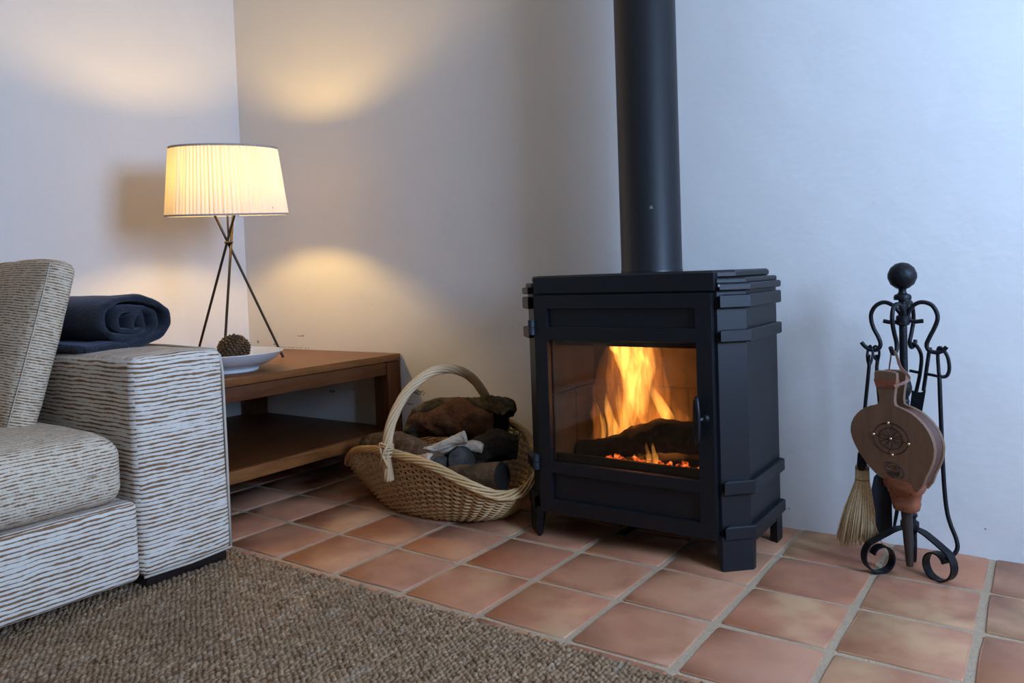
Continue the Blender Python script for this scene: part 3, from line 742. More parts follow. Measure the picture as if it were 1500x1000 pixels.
# the burning log and the fire
log('burning_log', [(2.20, -.30, .262), (2.30, -.30, .268), (2.40, -.295, .300), (2.50, -.29, .330), (2.60, -.285, .335), (2.70, -.28, .325)], [.030, .036, .044, .052, .054, .052], M_CHAR, M_DARKEND,
    'charred log burning behind the glass of the stove door', rough=.22, seed=3)
mb = MB()
for i in range(64):
    x, y = rng.uniform(2.34, 2.66), rng.uniform(-.415, -.345); r_ = rng.uniform(.006, .015)
    b0 = len(mb.v); sphere(mb, (x, y, .250 + r_ * .4 + rng.uniform(0, .010)), r_, 6, 4, .7)
    for q in range(b0, len(mb.v)):
        p = Vector(mb.v[q]); mb.v[q] = tuple(p + Vector((rng.uniform(-1, 1), rng.uniform(-1, 1), rng.uniform(-1, 1))) * r_ * .3)
obj('embers', mb, M_EMBER, origin=(2.5, -.37, .245), smooth=0, kind='stuff', label='bed of glowing orange embers in front of the burning log', cat='embers')
FL = thing('fire', 'tall yellow and orange flames rising from the charred log in the stove', 'fire', (2.40, -.265, .26))
def flame(path, rad, m, flat=.55, seed=0):
    P = cr(path, 5); N = len(P); R = []
    for i in range(N):
        u = i / (N - 1) * (len(rad) - 1); k = min(int(u), len(rad) - 2); s = u - k; s = s * s * (3 - 2 * s); R.append(max(.0012, rad[k] + (rad[k + 1] - rad[k]) * s))
    V = []; F = []; n = 12
    for i, p in enumerate(P):
        for k in range(n):
            a = 2 * PI * k / n; q = R[i] * (1 + .18 * noise.noise((math.cos(a) + seed, math.sin(a), p.z * 16)))
            V.append((p.x + q * math.cos(a), p.y + q * flat * math.sin(a), p.z))
    for i in range(N - 1):
        for k in range(n): F.append((i * n + k, i * n + (k + 1) % n, (i + 1) * n + (k + 1) % n, (i + 1) * n + k))
    F.append(tuple(range(n))); F.append(tuple((N - 1) * n + k for k in range(n)))
    obj('flame', MB().add(V, F), m, FL, smooth=180)
yf = -.262
flame([(2.37, yf, .42), (2.375, yf, .50), (2.385, yf, .57), (2.36, yf, .60), (2.35, yf, .627)], [.004, .030, .048, .052, .050], M_FL_IN, .5, 21)
flame([(2.44, yf, .46), (2.45, yf, .54), (2.44, yf, .59), (2.43, yf, .627)], [.004, .022, .028, .030], M_FL_IN, .5, 22)
flame([(2.335, yf, .29), (2.345, yf, .36), (2.335, yf, .42), (2.33, yf, .50)], [.008, .016, .012, .001], M_FL_IN, .6, 23)
flame([(2.46, yf, .35), (2.455, yf, .40), (2.47, yf, .45), (2.468, yf, .52)], [.010, .018, .012, .001], M_FL_OUT, .6, 24)
flame([(2.41, yf, .27), (2.41, yf, .36), (2.39, yf, .46), (2.385, yf, .55), (2.39, yf, .627)], [.11, .125, .105, .09, .085], M_FL_OUT, .42, 1)
flame([(2.40, yf, .25), (2.42, yf, .38), (2.44, yf, .50), (2.46, yf, .625)], [.16, .20, .19, .17], M_FL_HAZE, .38, 2)
flame([(2.36, yf, .30), (2.375, yf, .40), (2.385, yf, .50), (2.36, yf, .57), (2.345, yf, .627)], [.012, .030, .034, .038, .030], M_FL_IN, .6, 3)
flame([(2.42, yf, .36), (2.41, yf, .44), (2.43, yf, .53), (2.415, yf, .59), (2.41, yf, .627)], [.010, .036, .030, .026, .022], M_FL_IN, .6, 4)
flame([(2.515, yf, .355), (2.505, yf, .39), (2.475, yf, .44), (2.45, yf, .485), (2.435, yf, .53)], [.012, .024, .021, .012, .002], M_FL_IN, .7, 5)
flame([(2.262, yf, .255), (2.272, yf, .31), (2.268, yf, .36), (2.24, yf, .43)], [.006, .0095, .008, .001], M_FL_IN, .9, 6)
flame([(2.252, yf, .25), (2.255, yf, .30), (2.25, yf, .36), (2.235, yf, .42)], [.012, .022, .018, .003], M_FL_OUT, .7, 7)
flame([(2.30, yf, .265), (2.31, yf, .33), (2.295, yf, .38), (2.285, yf, .45)], [.014, .022, .016, .002], M_FL_IN, .7, 8)
flame([(2.475, yf, .37), (2.485, yf, .45), (2.475, yf, .55), (2.465, yf, .627)], [.03, .034, .026, .018], M_FL_OUT, .6, 9)
flame([(2.545, yf, .36), (2.555, yf, .385), (2.53, yf, .42), (2.52, yf, .46)], [.03, .03, .014, .002], M_FL_OUT, .7, 10)
for (x, h, r_, s_) in ((2.452, .036, .014, 11), (2.470, .045, .014, 12), (2.494, .078, .012, 13), (2.516, .078, .013, 15), (2.61, .05, .010, 14), (2.43, .028, .012, 16)):
    flame([(x, -.385, .250), (x + .002, -.385, .250 + h * .4), (x - .004, -.385, .250 + h * .75), (x - .006, -.385, .250 + h)], [r_ * .8, r_ * .8, r_ * .45, .001], M_FL_IN if s_ % 2 else M_FL_OUT, .7, s_)
fl_d = bpy.data.lights.new('firelight', 'POINT'); flo = bpy.data.objects.new('firelight', fl_d); C.objects.link(flo)
fl_d.energy = FIRE_W; fl_d.color = (1.0, .42, .12); fl_d.shadow_soft_size = .05; flo.location = (2.42, -.262, .45)

# ================================================================== LOG BASKET
BK = thing('log_basket', 'oval woven willow log basket with arched handle, beside the stove', 'basket', (1.63, -.35, 0))
RIM = [(1.150, -.385, .112), (1.300, -.500, .196), (1.460, -.560, .233), (1.607, -.600, .243), (1.795, -.618, .226), (1.910, -.600, .184), (1.977, -.568, .150), (2.010, -.528, .128), (2.030, -.470, .118), (2.040, -.400, .124),
       (2.030, -.310, .165), (1.925, -.190, .236), (1.835, -.130, .264), (1.745, -.085, .276), (1.640, -.062, .272), (1.48, -.075, .238), (1.31, -.135, .190), (1.19, -.245, .138)]
NSK, SUB = 54, 3
dense = cr(RIM, 40, True)
L_ = [0.0]
for i in range(len(dense)): L_.append(L_[-1] + (dense[(i + 1) % len(dense)] - dense[i]).length)
def rim_at(u):
    u = (u % 1.0) * L_[-1]; lo, hi = 0, len(dense)
    while hi - lo > 1:
        m_ = (lo + hi) // 2
        if L_[m_] <= u: lo = m_
        else: hi = m_
    s = (u - L_[lo]) / max(1e-9, L_[lo + 1] - L_[lo]); return dense[lo % len(dense)].lerp(dense[(lo + 1) % len(dense)], s)
bc = Vector((1.635, -.345, .008))
def side_pt(u, t):
    R = rim_at(u); a = math.atan2((R.y - bc.y) / .27, (R.x - bc.x) / .45)
    B = bc + Vector((.285 * math.cos(a), .170 * math.sin(a), 0))
    k = t ** .80; h = t ** 1.22
    return Vector((B.x + (R.x - B.x) * k, B.y + (R.y - B.y) * k, B.z + (R.z - B.z) * h))
def side_n(u, t):
    a = side_pt(u + .004, t) - side_pt(u - .004, t); b = side_pt(u, min(1, t + .02)) - side_pt(u, max(0, t - .02))
    nn = a.cross(b); return nn.normalized() if nn.length > 1e-9 else Vector((0, 0, 1))
mb = MB()
for k in range(NSK):
    for dd in (-.0016, .0016):
        tube(mb, [side_pt(k / NSK + dd, t_ / 12) for t_ in range(13)], .0032, 5)
obj('stakes', mb, M_WICKH, BK, smooth=180, kind='stuff')
mb = MB(); ROWS = 23
for r_ in range(ROWS):
    t_ = .03 + .94 * r_ / (ROWS - 1); pth = []
    for k in range(NSK * SUB):
        u = k / (NSK * SUB); nn = side_n(u, t_); s = math.cos(PI * (k / SUB + r_))
        pth.append(side_pt(u, t_) + nn * (.0064 * s) + Vector((0, 0, .0012 * noise.noise((k * .4, r_, 0)))))
    tube(mb, pth, .0042, 5, True)
obj('weave', mb, M_WICK, BK, smooth=180, kind='stuff')
mb = MB()
for r_ in range(9):
    q = (r_ + .7) / 9; tube(mb, [(bc.x + .285 * q * math.cos(2 * PI * k / 40), bc.y + .17 * q * math.sin(2 * PI * k / 40), .009 + .003 * math.cos(PI * (k + r_))) for k in range(40)], .006, 5, True)
lathe(mb, [(.28, .004), (.28, .008)], (bc.x, bc.y, 0), 32, 1, .6)
obj('base', mb, M_WICK, BK, smooth=180)
mb = MB(); NR = 260
for s in range(7):
    pth = []
    for k in range(NR):
        u = k / NR; nn = side_n(u, .98); a = 2 * PI * (k / NR * 7 + s / 7); R = rim_at(u)
        pth.append(R + nn * (.0115 * math.cos(a)) + Vector((0, 0, .0095 * math.sin(a) + .004)))
    tube(mb, pth, .0050, 6, True)
obj('rim', mb, M_WICK, BK, smooth=180)
hp = cr([(1.598, -.612, .15), (1.592, -.613, .24), (1.590, -.585, .345), (1.606, -.520, .445), (1.640, -.435, .508), (1.672, -.350, .520), (1.692, -.255, .482), (1.693, -.170, .405), (1.680, -.105, .315), (1.664, -.075, .255), (1.655, -.085, .16)], 9)
mb = MB(); NH = len(hp)
for s in range(8):
    pth = []
    for i, p in enumerate(hp):
        d = (hp[min(NH - 1, i + 1)] - hp[max(0, i - 1)]).normalized(); n1 = d.cross(Vector((1, .1, 0))).normalized(); n2 = d.cross(n1)
        a = 2 * PI * (i / NH * 2.6 + s / 8); pth.append(p + (n1 * math.cos(a) + n2 * math.sin(a)) * .0125)
    tube(mb, pth, .0062, 7)
tube(mb, hp, .010, 6)
obj('handle', mb, M_WICKH, BK, smooth=180)
for (p, ax) in (((1.594, -.612, .252), 1), ((1.664, -.072, .268), -1)):
    mb = MB()
    for k in range(5):
        q = Vector(p) + Vector((0, 0, .010 * k - .012)); ring = [q + Vector((.022 * math.cos(2 * PI * i / 14), .022 * math.sin(2 * PI * i / 14), .004 * math.sin(2 * PI * i / 14 + k))) for i in range(14)]
        tube(mb, ring, .0036, 5, True)
    for k in (-1, 1):
        tube(mb, [Vector(p) + Vector((k * .020, -.020 * ax, -.050)), Vector(p) + Vector((-k * .004, -.026 * ax, .0)), Vector(p) + Vector((-k * .020, -.016 * ax, .032))], .0042, 5)
    obj('lashing', mb, M_WICKH, BK, smooth=180)

# ---- logs in the basket
G = 'logs piled in the willow basket'
log('firewood_log', [(1.37, -.21, .262), (1.47, -.21, .290), (1.60, -.21, .302), (1.70, -.20, .304), (1.79, -.19, .306)], [.050, .070, .082, .082, .064], M_SPLIT, M_DARKEND, 'big split log with reddish face and dark right end, highest in the basket', G, 22, .20, 2)
log('firewood_log', [(1.365, -.235, .225), (1.41, -.23, .290), (1.52, -.225, .352), (1.64, -.225, .358), (1.75, -.22, .372), (1.835, -.225, .368), (1.868, -.24, .345)], [.036, .042, .030, .028, .032, .036, .022], M_BARK_MOSS, M_DARKEND, 'knobbly mossy branch lying along the top of the reddish split log', G, 16, .35, 5)
log('firewood_log', [(1.24, -.36, .180), (1.40, -.40, .212), (1.56, -.45, .216), (1.742, -.510, .190)], [.050, .056, .054, .043], M_BARK_BRN, M_GREYEND, 'grey-ended brown bark log passing behind the front foot of the basket handle', G, 20, .15, 9)
log('firewood_log', [(1.60, -.28, .170), (1.70, -.36, .190), (1.800, -.450, .205)], [.050, .050, .050], M_BARK_DRK, M_GREYEND, 'short log with round charcoal-grey end face under the pale branches', G, 18, .12, 12)
log('firewood_log', [(1.77, -.480, .150), (1.88, -.475, .164), (1.990, -.470, .178)], [.042, .048, .048], M_BARK_FRT, M_DARKEND, 'smooth brown log with dark end at the right front of the basket', G, 20, .10, 15)
log('firewood_log', [(1.76, -.37, .205), (1.85, -.33, .238), (1.925, -.28, .232)], [.042, .055, .044], M_BARK_DRK, M_DARKEND, 'black knobbly log behind the smooth brown one, against the stove side of the basket', G, 18, .32, 18)
log('firewood_log', [(1.40, -.31, .12), (1.60, -.34, .14), (1.86, -.37, .135)], [.060, .075, .065], M_BARK_DRK, M_DARKEND, 'dark log at the bottom of the basket, mostly buried under the others', G, 16, .2, 21)
log('peeled_branch', [(1.655, -.495, .232), (1.70, -.475, .250), (1.76, -.445, .276), (1.800, -.425, .290)], [.017, .015, .017, .022], M_PALE, M_PALE, 'upper pale peeled branch with a knobby end, on the grey-ended logs', 'pale peeled branches in the basket', 12, .25, 4, 'branch')
log('peeled_branch', [(1.70, -.455, .228), (1.76, -.425, .246), (1.815, -.40, .252), (1.850, -.39, .246)], [.013, .015, .020, .017], M_PALE, M_PALE, 'pale peeled branch pointing right, just below and behind the upper one', 'pale peeled branches in the basket', 12, .25, 7, 'branch')
log('peeled_branch', [(1.665, -.520, .215), (1.695, -.525, .222), (1.725, -.53, .224)], [.014, .015, .020], M_PALE, M_PALE, 'short pale stub poking out lowest beside the grey log end', 'pale peeled branches in the basket', 12, .2, 11, 'branch')

# ================================================================== FIREPLACE TOOLS
TS = thing('tool_stand', 'black wrought iron tool stand with ball finial and scroll feet by the wall', 'tool stand', (3.197, -.20, 0))
mb = lathe(MB(), [(.002, .0), (.016, .003), (.030, .014), (.0375, .032), (.0370, .044), (.030, .060), (.017, .071), (.004, .0745)][::1], (3.188, -.20, .7845), 24)
mb.xf(lambda p: p)
obj('ball_finial', mb, M_IRON, TS, smooth=180)
mb = lathe(MB(), [(.0105, -.03), (.0105, .0), (.022, .0), (.023, .008), (.0205, .014), (.012, .018), (.0095, .024), (.0105, .030), (.016, .038)], (3.188, -.20, .7555), 20)
obj('collar', mb, M_IRON, TS, smooth=40)
obj('column', tube(MB(), [(3.188, -.20, .752), (3.1885, -.20, .564), (3.193, -.20, .30), (3.197, -.20, .124)], .0105, 14), M_IRON, TS, smooth=60)
mb = lathe(MB(), [(.011, -.045), (.016, -.035), (.018, -.018), (.014, .0), (.010, .006), (.0135, .012), (.010, .018), (.012, .026), (.019, .040), (.020, .052), (.014, .075), (.0105, .09)], (3.189, -.20, .462), 18)
obj('baluster', mb, M_IRON, TS, smooth=50); mb = MB()
lathe(mb, [(.024, 0), (.024, .012), (.017, .016), (.016, .024), (.020, .028), (.020, .034), (.012, .040), (.020, .060), (.021, .078), (.012, .110), (.017, .125), (.010, .135)], (3.197, -.20, .124), 18)
obj('baluster', mb, M_IRON, TS, smooth=50)
ARML = [(3.139, -.205, .697), (3.162, -.205, .693), (3.177, -.205, .697), (3.184, -.205, .712), (3.172, -.205, .733), (3.155, -.205, .746), (3.138, -.205, .749), (3.120, -.205, .739), (3.109, -.205, .720), (3.108, -.205, .699), (3.114, -.205, .676), (3.124, -.205, .655), (3.131, -.205, .633), (3.125, -.205, .618), (3.109, -.205, .614), (3.092, -.205, .623), (3.081, -.205, .636)]
ARMR = [(3.238, -.195, .697), (3.216, -.195, .695), (3.205, -.195, .700), (3.201, -.195, .716), (3.209, -.195, .734), (3.224, -.195, .746), (3.241, -.195, .748), (3.259, -.195, .740), (3.270, -.195, .721), (3.272, -.195, .701), (3.264, -.195, .677), (3.253, -.195, .654), (3.245, -.195, .633), (3.249, -.195, .618), (3.265, -.195, .611), (3.282, -.195, .615), (3.293, -.195, .627)]
ARMF = [(3.187, -.20, .697), (3.191, -.215, .721), (3.188, -.24, .743), (3.181, -.27, .746), (3.177, -.29, .731), (3.176, -.295, .703), (3.179, -.285, .670), (3.183, -.275, .641), (3.183, -.285, .622), (3.178, -.30, .616), (3.174, -.315, .634)]
ARMB = [(3.190, -.20, .697), (3.195, -.185, .730), (3.198, -.165, .748), (3.201, -.14, .743), (3.203, -.12, .721), (3.202, -.11, .691), (3.197, -.115, .656), (3.193, -.12, .629), (3.196, -.105, .614), (3.202, -.09, .624), (3.203, -.085, .634)]
for pth in (ARML, ARMR, ARMF, ARMB): obj('hook_arm', tube(MB(), cr(pth, 4), .0058, 8), M_IRON, TS, smooth=60)
obj('arm_hub', lathe(MB(), [(.014, -.014), (.018, -.010), (.018, .010), (.014, .014)], (3.188, -.20, .699), 16), M_IRON, TS, smooth=40)
def scroll(dx, dy, L, wdt=.026, th=.0042):
    d = Vector((dx, dy, 0)).normalized(); sd = Vector((-d.y, d.x, 0)); r0 = .0435; c0 = (L, r0 + .001)
    pts = [(.004, .121), (.030, .120), (.055, .114)]
    for k in range(0, 31):
        a = math.radians(58 - k * 13.2); r_ = r0 * (1.12 - .12 * min(1, k / 8)) if k < 14 else r0 * (1 - .50 * (k - 14) / 16)
        pts.append((c0[0] + r_ * math.cos(a) * 1.0, c0[1] + r_ * math.sin(a)))
    P = [p for p in cr([(a, b, 0) for a, b in pts], 2)]; V = []; F = []; n = len(P)
    for i, p in enumerate(P):
        tg = (P[min(n - 1, i + 1)] - P[max(0, i - 1)]).normalized(); nn = Vector((-tg.y, tg.x, 0))
        for (o_, q) in ((-1, -1), (1, -1), (1, 1), (-1, 1)):
            e_ = p + nn * (q * th / 2); V.append(Vector((3.197, -.20, 0)) + d * e_.x + Vector((0, 0, max(.0002, e_.y))) + sd * (o_ * wdt / 2))
    for i in range(n - 1):
        for k in range(4): F.append((i * 4 + k, i * 4 + (k + 1) % 4, (i + 1) * 4 + (k + 1) % 4, (i + 1) * 4 + k))
    F.append((0, 1, 2, 3)); F.append(tuple((n - 1) * 4 + k for k in range(4)))
    obj('scroll_foot', MB().add(V, F), M_IRON, TS, smooth=50)
scroll(-.074, -.066, .092); scroll(.078, -.048, .088); scroll(-.008, .084, .080)

# ---- hearth brush on the left hook
BR = thing('hearth_brush', 'straw hearth brush with black iron handle hanging at the left of the stand', 'brush', (3.08, -.225, .06))
mb = tube(MB(), cr([(3.106, -.235, .602), (3.102, -.225, .585), (3.104, -.225, .573), (3.097, -.225, .505), (3.089, -.228, .427), (3.081, -.232, .348), (3.082, -.235, .30)], 5), .0050, 8)
tube(mb, cr([(3.104, -.225, .572), (3.097, -.212, .592), (3.098, -.205, .613), (3.104, -.205, .6265), (3.111, -.208, .612), (3.110, -.215, .590)], 5, True), .0036, 7, True)
obj('handle', mb, M_IRON, BR, smooth=60)
obj('ferrule', lathe(MB(), [(.010, .326), (.012, .318), (.0145, .284), (.013, .276)], (3.083, -.235, 0), 16), M_IRON, BR, smooth=50)
mb = MB(); lathe(mb, [(.013, .290), (.0165, .283), (.018, .268), (.017, .250), (.019, .236), (.026, .18), (.033, .12), (.034, .10)], (3.083, -.235, 0), 20, 1.0, .62)
for i in range(330):
    a = rng.uniform(0, 2 * PI); q = math.sqrt(rng.uniform(.25, 1)); cx_, cy_ = q * math.cos(a), q * math.sin(a)
    top = Vector((3.083 + .0175 * cx_, -.235 + .0115 * cy_, .288)); mid = Vector((3.083 + .0185 * cx_, -.235 + .0115 * cy_, .245))
    spread = rng.uniform(.85, 1.12); bot = Vector((3.065 + .050 * cx_ * spread, -.240 + .026 * cy_ * spread, .082 + .012 * cx_ + rng.uniform(-.022, .012)))
    tube(mb, [top, mid, mid.lerp(bot, .5) + Vector((.005 * cx_, 0, 0)), bot], [.0012, .0013, .0016, .0012], 4)
tube(mb, [(3.098, -.240, .20), (3.112, -.245, .135), (3.135, -.250, .075)], [.0016, .0014, .0010], 4)
obj('bristles', mb, M_STRAW, BR, smooth=180, kind='stuff')
mb = MB()
for z, r_ in ((.248, .0185), (.279, .0182), (.284, .0175)):
    obj('twine', tube(MB(), [(3.083 + r_ * math.cos(2 * PI * k / 20), -.235 + r_ * .66 * math.sin(2 * PI * k / 20), z) for k in range(20)], .0011, 5, True), M_TWINE, BR, smooth=60)

# ---- ash shovel on the left hook, behind the bellows
SH = thing('ash_shovel', 'black iron ash shovel hanging behind the bellows, beside the straw brush', 'shovel', (3.12, -.17, .07))
mb = tube(MB(), cr([(3.117, -.180, .598), (3.119, -.185, .582), (3.117, -.187, .555), (3.121, -.186, .482), (3.128, -.180, .365), (3.128, -.172, .262), (3.126, -.168, .225)], 5), .0050, 8)
tube(mb, cr([(3.119, -.187, .582), (3.110, -.195, .600), (3.112, -.203, .620), (3.120, -.206, .6255), (3.126, -.200, .612), (3.124, -.190, .596)], 5, True), .0036, 7, True)
obj('handle', mb, M_IRON, SH, smooth=60)
V = []; F = []; n = 9
for i, (z, hw, dp) in enumerate(((.256, .010, .004), (.244, .020, .010), (.205, .027, .014), (.150, .031, .016), (.100, .031, .015), (.072, .030, .012))):
    for side in (0, 1):
        for k in range(n):
            s = -1 + 2 * k / (n - 1); V.append((3.122 + hw * s - .004 * (i > 2), -.160 - dp * (s * s) - .0035 * side, z + .020 * (s if i > 3 else 0) * .6))
m_ = 2 * n
for i in range(5):
    for k in range(n - 1):
        a = i * m_ + k; b = (i + 1) * m_ + k
        F += [(a, a + 1, b + 1, b), (a + n, b + n, b + n + 1, a + n + 1)]
    for k in (0, n - 1): F.append((i * m_ + k, (i + 1) * m_ + k, (i + 1) * m_ + k + n, i * m_ + k + n))
for k in range(n - 1):
    for i in (0, 5): F.append((i * m_ + k, i * m_ + k + 1, i * m_ + k + 1 + n, i * m_ + k + n))
obj('blade', MB().add(V, F), M_IRONL, SH, smooth=60)

# ---- poker on the right hook
PK = thing('poker', 'long black poker with ring handle, rightmost tool hanging on the stand', 'poker', (3.29, -.19, .05))
mb = tube(MB(), cr([(3.274, -.190, .545), (3.275, -.195, .530), (3.277, -.20, .456), (3.280, -.205, .344), (3.284, -.21, .250), (3.290, -.215, .185), (3.299, -.22, .149), (3.312, -.225, .114), (3.315, -.23, .090), (3.305, -.238, .072), (3.284, -.25, .058)], 5), .0056, 8)
obj('shaft', mb, M_IRON, PK, smooth=60)
obj('ring_handle', tube(MB(), cr([(3.275, -.192, .548), (3.272, -.190, .575), (3.271, -.190, .604), (3.274, -.1895, .6235), (3.285, -.190, .617), (3.295, -.190, .597), (3.298, -.190, .567), (3.291, -.190, .547)], 5, True), .0048, 8, True), M_IRON, PK, smooth=60)

# ---- tongs on the rear hook
TG = thing('fire_tongs', 'black fire tongs with flat joined legs hanging between the column and the poker', 'tongs', (3.19, -.11, .07))
obj('leg', tube(MB(), cr([(3.190, -.100, .617), (3.198, -.1, .6245), (3.210, -.105, .617), (3.219, -.11, .600), (3.221, -.11, .578), (3.216, -.11, .535), (3.206, -.11, .487)], 5), .0052, 8), M_IRON, TG, smooth=60)
obj('leg', tube(MB(), cr([(3.246, -.13, .618), (3.243, -.13, .605), (3.236, -.128, .557), (3.226, -.118, .493)], 5), .0052, 8), M_IRON, TG, smooth=60)
mb = prism(MB(), [(3.196, .492), (3.207, .487), (3.219, .487), (3.2315, .494), (3.222, .437), (3.202, .36), (3.150, .10), (3.144, .07), (3.138, .07), (3.143, .11), (3.180, .37), (3.189, .434)], -.003, .003).xf(lambda p: Vector((p.x, -.112 + p.z, p.y)))
obj('blade', mb, M_IRON, TG, smooth=0)
obj('cross_bar', tube(MB(), [(3.190, -.112, .548), (3.217, -.112, .543)], .0042, 8), M_IRON, TG, smooth=60)
mb = MB(); tube(mb, cr([(3.233, -.13, .543), (3.255, -.135, .540), (3.272, -.14, .537)], 4), .0042, 8)
obj('cross_bar', mb, M_IRON, TG, smooth=60)

# ---- bellows on the front hook
BO = Vector((3.174, -.295, .391)); BA = math.radians(20); k_ = .00187
BW = thing('bellows', 'wooden fire bellows with brass studs and leather, hanging in front of the tool stand', 'bellows', (3.17, -.28, .04))
bu, bn = Vector((math.cos(BA), -math.sin(BA), 0)), Vector((-math.sin(BA), -math.cos(BA), 0))
def bp(px, py, d=0.0): return BO + bu * ((px - 1309) * k_ / math.cos(BA)) + Vector((0, 0, (640 - py) * k_)) + bn * d   # d: towards the room
OUT = [(1287, 549), (1291, 545), (1314, 545), (1318, 549), (1317, 562), (1314.5, 580), (1315, 592), (1322, 595.5), (1338, 602), (1353, 615), (1363, 631), (1367, 649), (1364, 668), (1356, 688), (1345, 711), (1318, 704), (1294, 702), (1277, 689), (1262, 670), (1252, 650), (1250, 634), (1255, 619), (1266, 606), (1280, 598), (1292, 593), (1293, 580), (1288, 562)]
def board(outl, d0, d1, bev=.003):
    n = len(outl); cx_ = sum(p[0] for p in outl) / n; cy_ = sum(p[1] for p in outl) / n; V = []
    for (d, s) in ((d0, .985), (d0 + bev * (1 if d1 > d0 else -1), 1), (d1 - bev * (1 if d1 > d0 else -1), 1), (d1, .985)):
        V += [bp(cx_ + (p[0] - cx_) * s, cy_ + (p[1] - cy_) * s, d) for p in outl]
    F = [(r_ * n + k, r_ * n + (k + 1) % n, (r_ + 1) * n + (k + 1) % n, (r_ + 1) * n + k) for r_ in range(3) for k in range(n)] + [tuple(range(n)), tuple(3 * n + k for k in range(n))]
    return MB().add(V, F)
smooth_out = [(p.x, p.y) for p in cr([(a, b, 0) for a, b in OUT], 2, True)]
obj('front_board', board(smooth_out, 0, .013), M_BWOOD, BW, smooth=40)
obj('rear_board', board([(a, b + 1) for a, b in smooth_out], -.046, -.034), M_BWOOD, BW, smooth=40)
BODY = [(a, b) for a, b in smooth_out if b > 596]
nb = len(BODY); V = []; layers = [(-.034, .97), (-.028, .925), (-.022, .965), (-.016, .92), (-.010, .965), (-.005, .93), (0, .97)]
cxm = sum(p[0] for p in BODY) / nb; cym = sum(p[1] for p in BODY) / nb
for (d, s) in layers: V += [bp(cxm + (p[0] - cxm) * s, cym + (p[1] - cym) * s, d) for p in BODY]
F = [(r_ * nb + k, r_ * nb + (k + 1) % nb, (r_ + 1) * nb + (k + 1) % nb, (r_ + 1) * nb + k) for r_ in range(len(layers) - 1) for k in range(nb)] + [tuple(range(nb)), tuple((len(layers) - 1) * nb + k for k in range(nb))]
obj('leather_gusset', MB().add(V, F), M_GUSSET, BW, smooth=40)
# leather collar between boards and nozzle
V = []; n = 20; secs = [(700, 1292, 1346, .015, -.048), (710, 1293, 1345, .0165, -.047), (716, 1296, 1342, .0165, -.046), (718, 1298, 1340, .012, -.042), (732, 1303, 1338.5, .006, -.038), (735, 1304, 1339, .010, -.040), (745, 1306.5, 1336.5, .008, -.038), (747, 1309, 1334, .0, -.032)]
for (y_, xa, xb, df, db) in secs:
    for k in range(n):
        a = 2 * PI * k / n; ca, sa = math.cos(a), math.sin(a); e_ = .55
        ca = math.copysign(abs(ca) ** e_, ca); sa = math.copysign(abs(sa) ** e_, sa)
        V.append(bp((xa + xb) / 2 + (xb - xa) / 2 * ca, y_ + 3 * ca * (1 if y_ < 720 else 0), (df + db) / 2 + (df - db) / 2 * sa))
F = [(r_ * n + k, r_ * n + (k + 1) % n, (r_ + 1) * n + (k + 1) % n, (r_ + 1) * n + k) for r_ in range(len(secs) - 1) for k in range(n)] + [tuple(range(n)), tuple((len(secs) - 1) * n + k for k in range(n))]
lc = obj('leather_collar', MB().add(V, F), M_LEATHER, BW, smooth=50)
for (x, y) in ((1300, 711), (1309, 714), (1318, 715), (1327, 716), (1336, 717), (1305, 722), (1316, 725), (1312, 740), (1324, 741)):
    obj('tack', sphere(MB(), bp(x, y, .0165 if y < 720 else .010), .0022, 6, 4), M_IRON, lc, smooth=60)
obj('nozzle', tube(MB(), [bp(1320.5, 742, -.018), bp(1321, 760, -.018), bp(1322.5, 790, -.018), bp(1324, 827, -.018)], [.0150, .0135, .0125, .0088], 16), plain('dark_iron_nozzle', (.022, .017, .015), .4), BW, smooth=60)
band = [(1286.5, 557.5), (1318, 557.5), (1317, 568.5), (1289.5, 568.5)]
obj('handle_band', board(band, -.003, .0155, .001), M_LEATHER, BW, smooth=0, label='tan leather band around the handle')
hk = Vector((3.177, -.303, .612))
mb = MB()
def ribbon(pts, wv, th):
    P = cr(pts, 4); V = []; n = len(P)
    for i, p in enumerate(P):
        tg = (P[min(n - 1, i + 1)] - P[max(0, i - 1)]).normalized(); sd = tg.cross(bn).normalized()
        for a, b in ((-1, -1), (1, -1), (1, 1), (-1, 1)): V.append(p + sd * (a * wv / 2) + bn * (b * th / 2))
    F = [(i * 4 + k, i * 4 + (k + 1) % 4, (i + 1) * 4 + (k + 1) % 4, (i + 1) * 4 + k) for i in range(n - 1) for k in range(4)] + [(0, 1, 2, 3), tuple((n - 1) * 4 + k for k in range(4))]
    mb.add(V, F)
ribbon([hk + Vector((-.006, -.004, .010)), hk + Vector((.008, -.004, .006)), bp(1322, 538, .006), bp(1331, 552, -.004), bp(1328, 559, .006), bp(1316, 565, .0165)], .0075, .0018)
ribbon([hk + Vector((-.006, .004, .010)), bp(1302, 525, -.02), bp(1297, 541, -.03), bp(1296, 556, -.03)], .004, .0016)
obj('hanging_strap', mb, M_LEATHERP, BW, smooth=40, label='pale leather hanging strap')
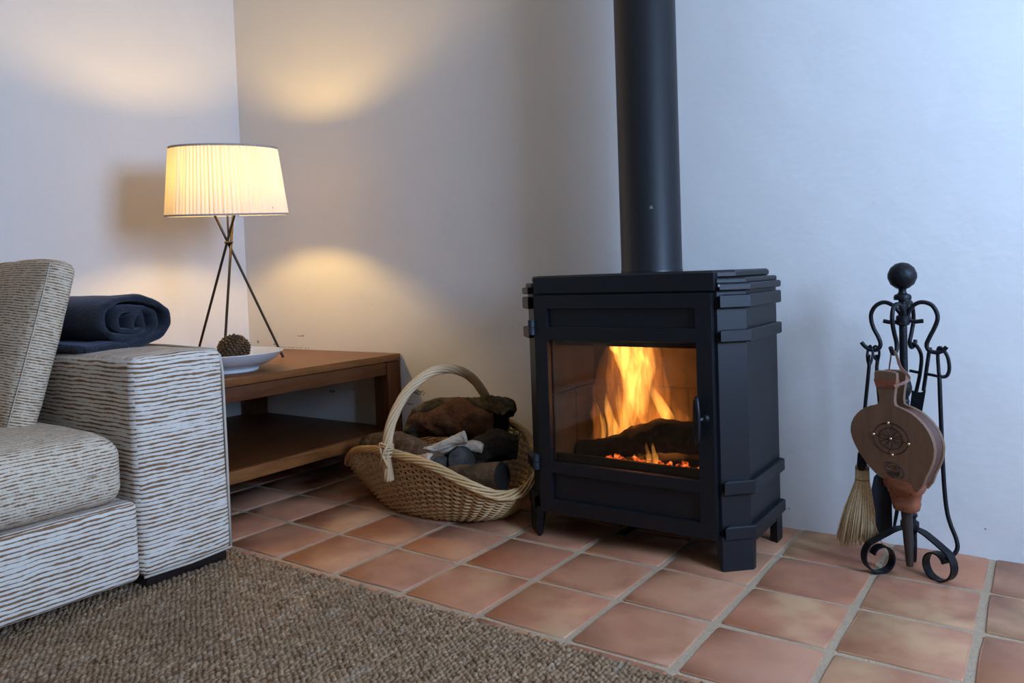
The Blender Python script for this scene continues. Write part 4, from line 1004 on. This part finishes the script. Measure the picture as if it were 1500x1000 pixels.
# branded ornament: wheel and cat badge
def burn(pts, r_=.00105, closed=False):
    r_ *= 1.25
    n = len(pts); P = [bp(a, b, .0130) for a, b in pts]; tube(ob, P, r_, 4, closed)
ob = MB(); W0 = (1309, 642)
def circ(cx, cy, rx, ry, n=36): return [(cx + rx * math.cos(2 * PI * i / n), cy + ry * math.sin(2 * PI * i / n)) for i in range(n)]
burn(circ(*W0, 24.3, 22.5), .0013, True); burn(circ(*W0, 16.6, 15.6), .0012, True)
for q in range(4):
    a = PI / 2 * q + math.radians(7); ux, uy = math.cos(a), math.sin(a); pts = []
    for i in range(24):
        b = 2 * PI * i / 24; l = 10.2 + 7.2 * math.cos(b); s = 2.7 * math.sin(b); pts.append((W0[0] + (ux * l - uy * s) * 1.0, W0[1] + (uy * l + ux * s) * .93))
    burn(pts, .0009, True); burn([(W0[0] + ux * 17, W0[1] + uy * 16), (W0[0] + ux * 24, W0[1] + uy * 22)], .0010)
    for da in (30, 60):
        a2 = a + math.radians(da); burn([(W0[0] + math.cos(a2) * 3, W0[1] + math.sin(a2) * 3), (W0[0] + math.cos(a2) * 16.4, W0[1] + math.sin(a2) * 15.4)], .0009)
obj('wheel_ornament', ob, M_BURN, BW, smooth=0, label='branded dark wheel ornament')
for (x, y) in ((1309, 642), (1306, 619.5), (1311, 665), (1285, 639), (1333.5, 645.5)):
    obj('brass_stud', sphere(MB(), bp(x, y, .0135), .0046, 12, 8), M_BRASS, BW, smooth=180)
ob = MB(); E0 = lambda l: [(1260 + a / 10, 630 + b / 10) for a, b in l]
burn(E0([(405, 462), (420, 478), (440, 463), (470, 468), (500, 458), (560, 468), (595, 510), (606, 560), (600, 615), (575, 655), (535, 675), (480, 665), (440, 635), (415, 590), (402, 550), (412, 515), (402, 490)]), .0010, True)
burn(E0([(585, 510), (635, 525), (668, 570), (665, 625), (640, 660), (618, 668)]), .0010); burn(E0([(590, 500), (612, 505)]), .0008)
burn(E0([(440, 490), (462, 478), (490, 490), (500, 515), (480, 530), (450, 522), (440, 490)]), .0008)
burn(E0([(500, 520), (530, 500), (560, 505), (545, 530), (515, 545), (550, 550), (575, 540)]), .0010); burn(E0([(430, 545), (470, 535), (510, 560), (560, 575)]), .0008)
burn(E0([(448, 608), (500, 614), (550, 620), (592, 612)]), .0020); burn(E0([(425, 575), (470, 590), (540, 596), (598, 588)]), .0008); burn(E0([(520, 635), (520, 668)]), .0008); burn(E0([(450, 630), (520, 645), (585, 630)]), .0007)
obj('cat_badge', ob, M_BURN, BW, smooth=0, label='small branded curled cat badge')
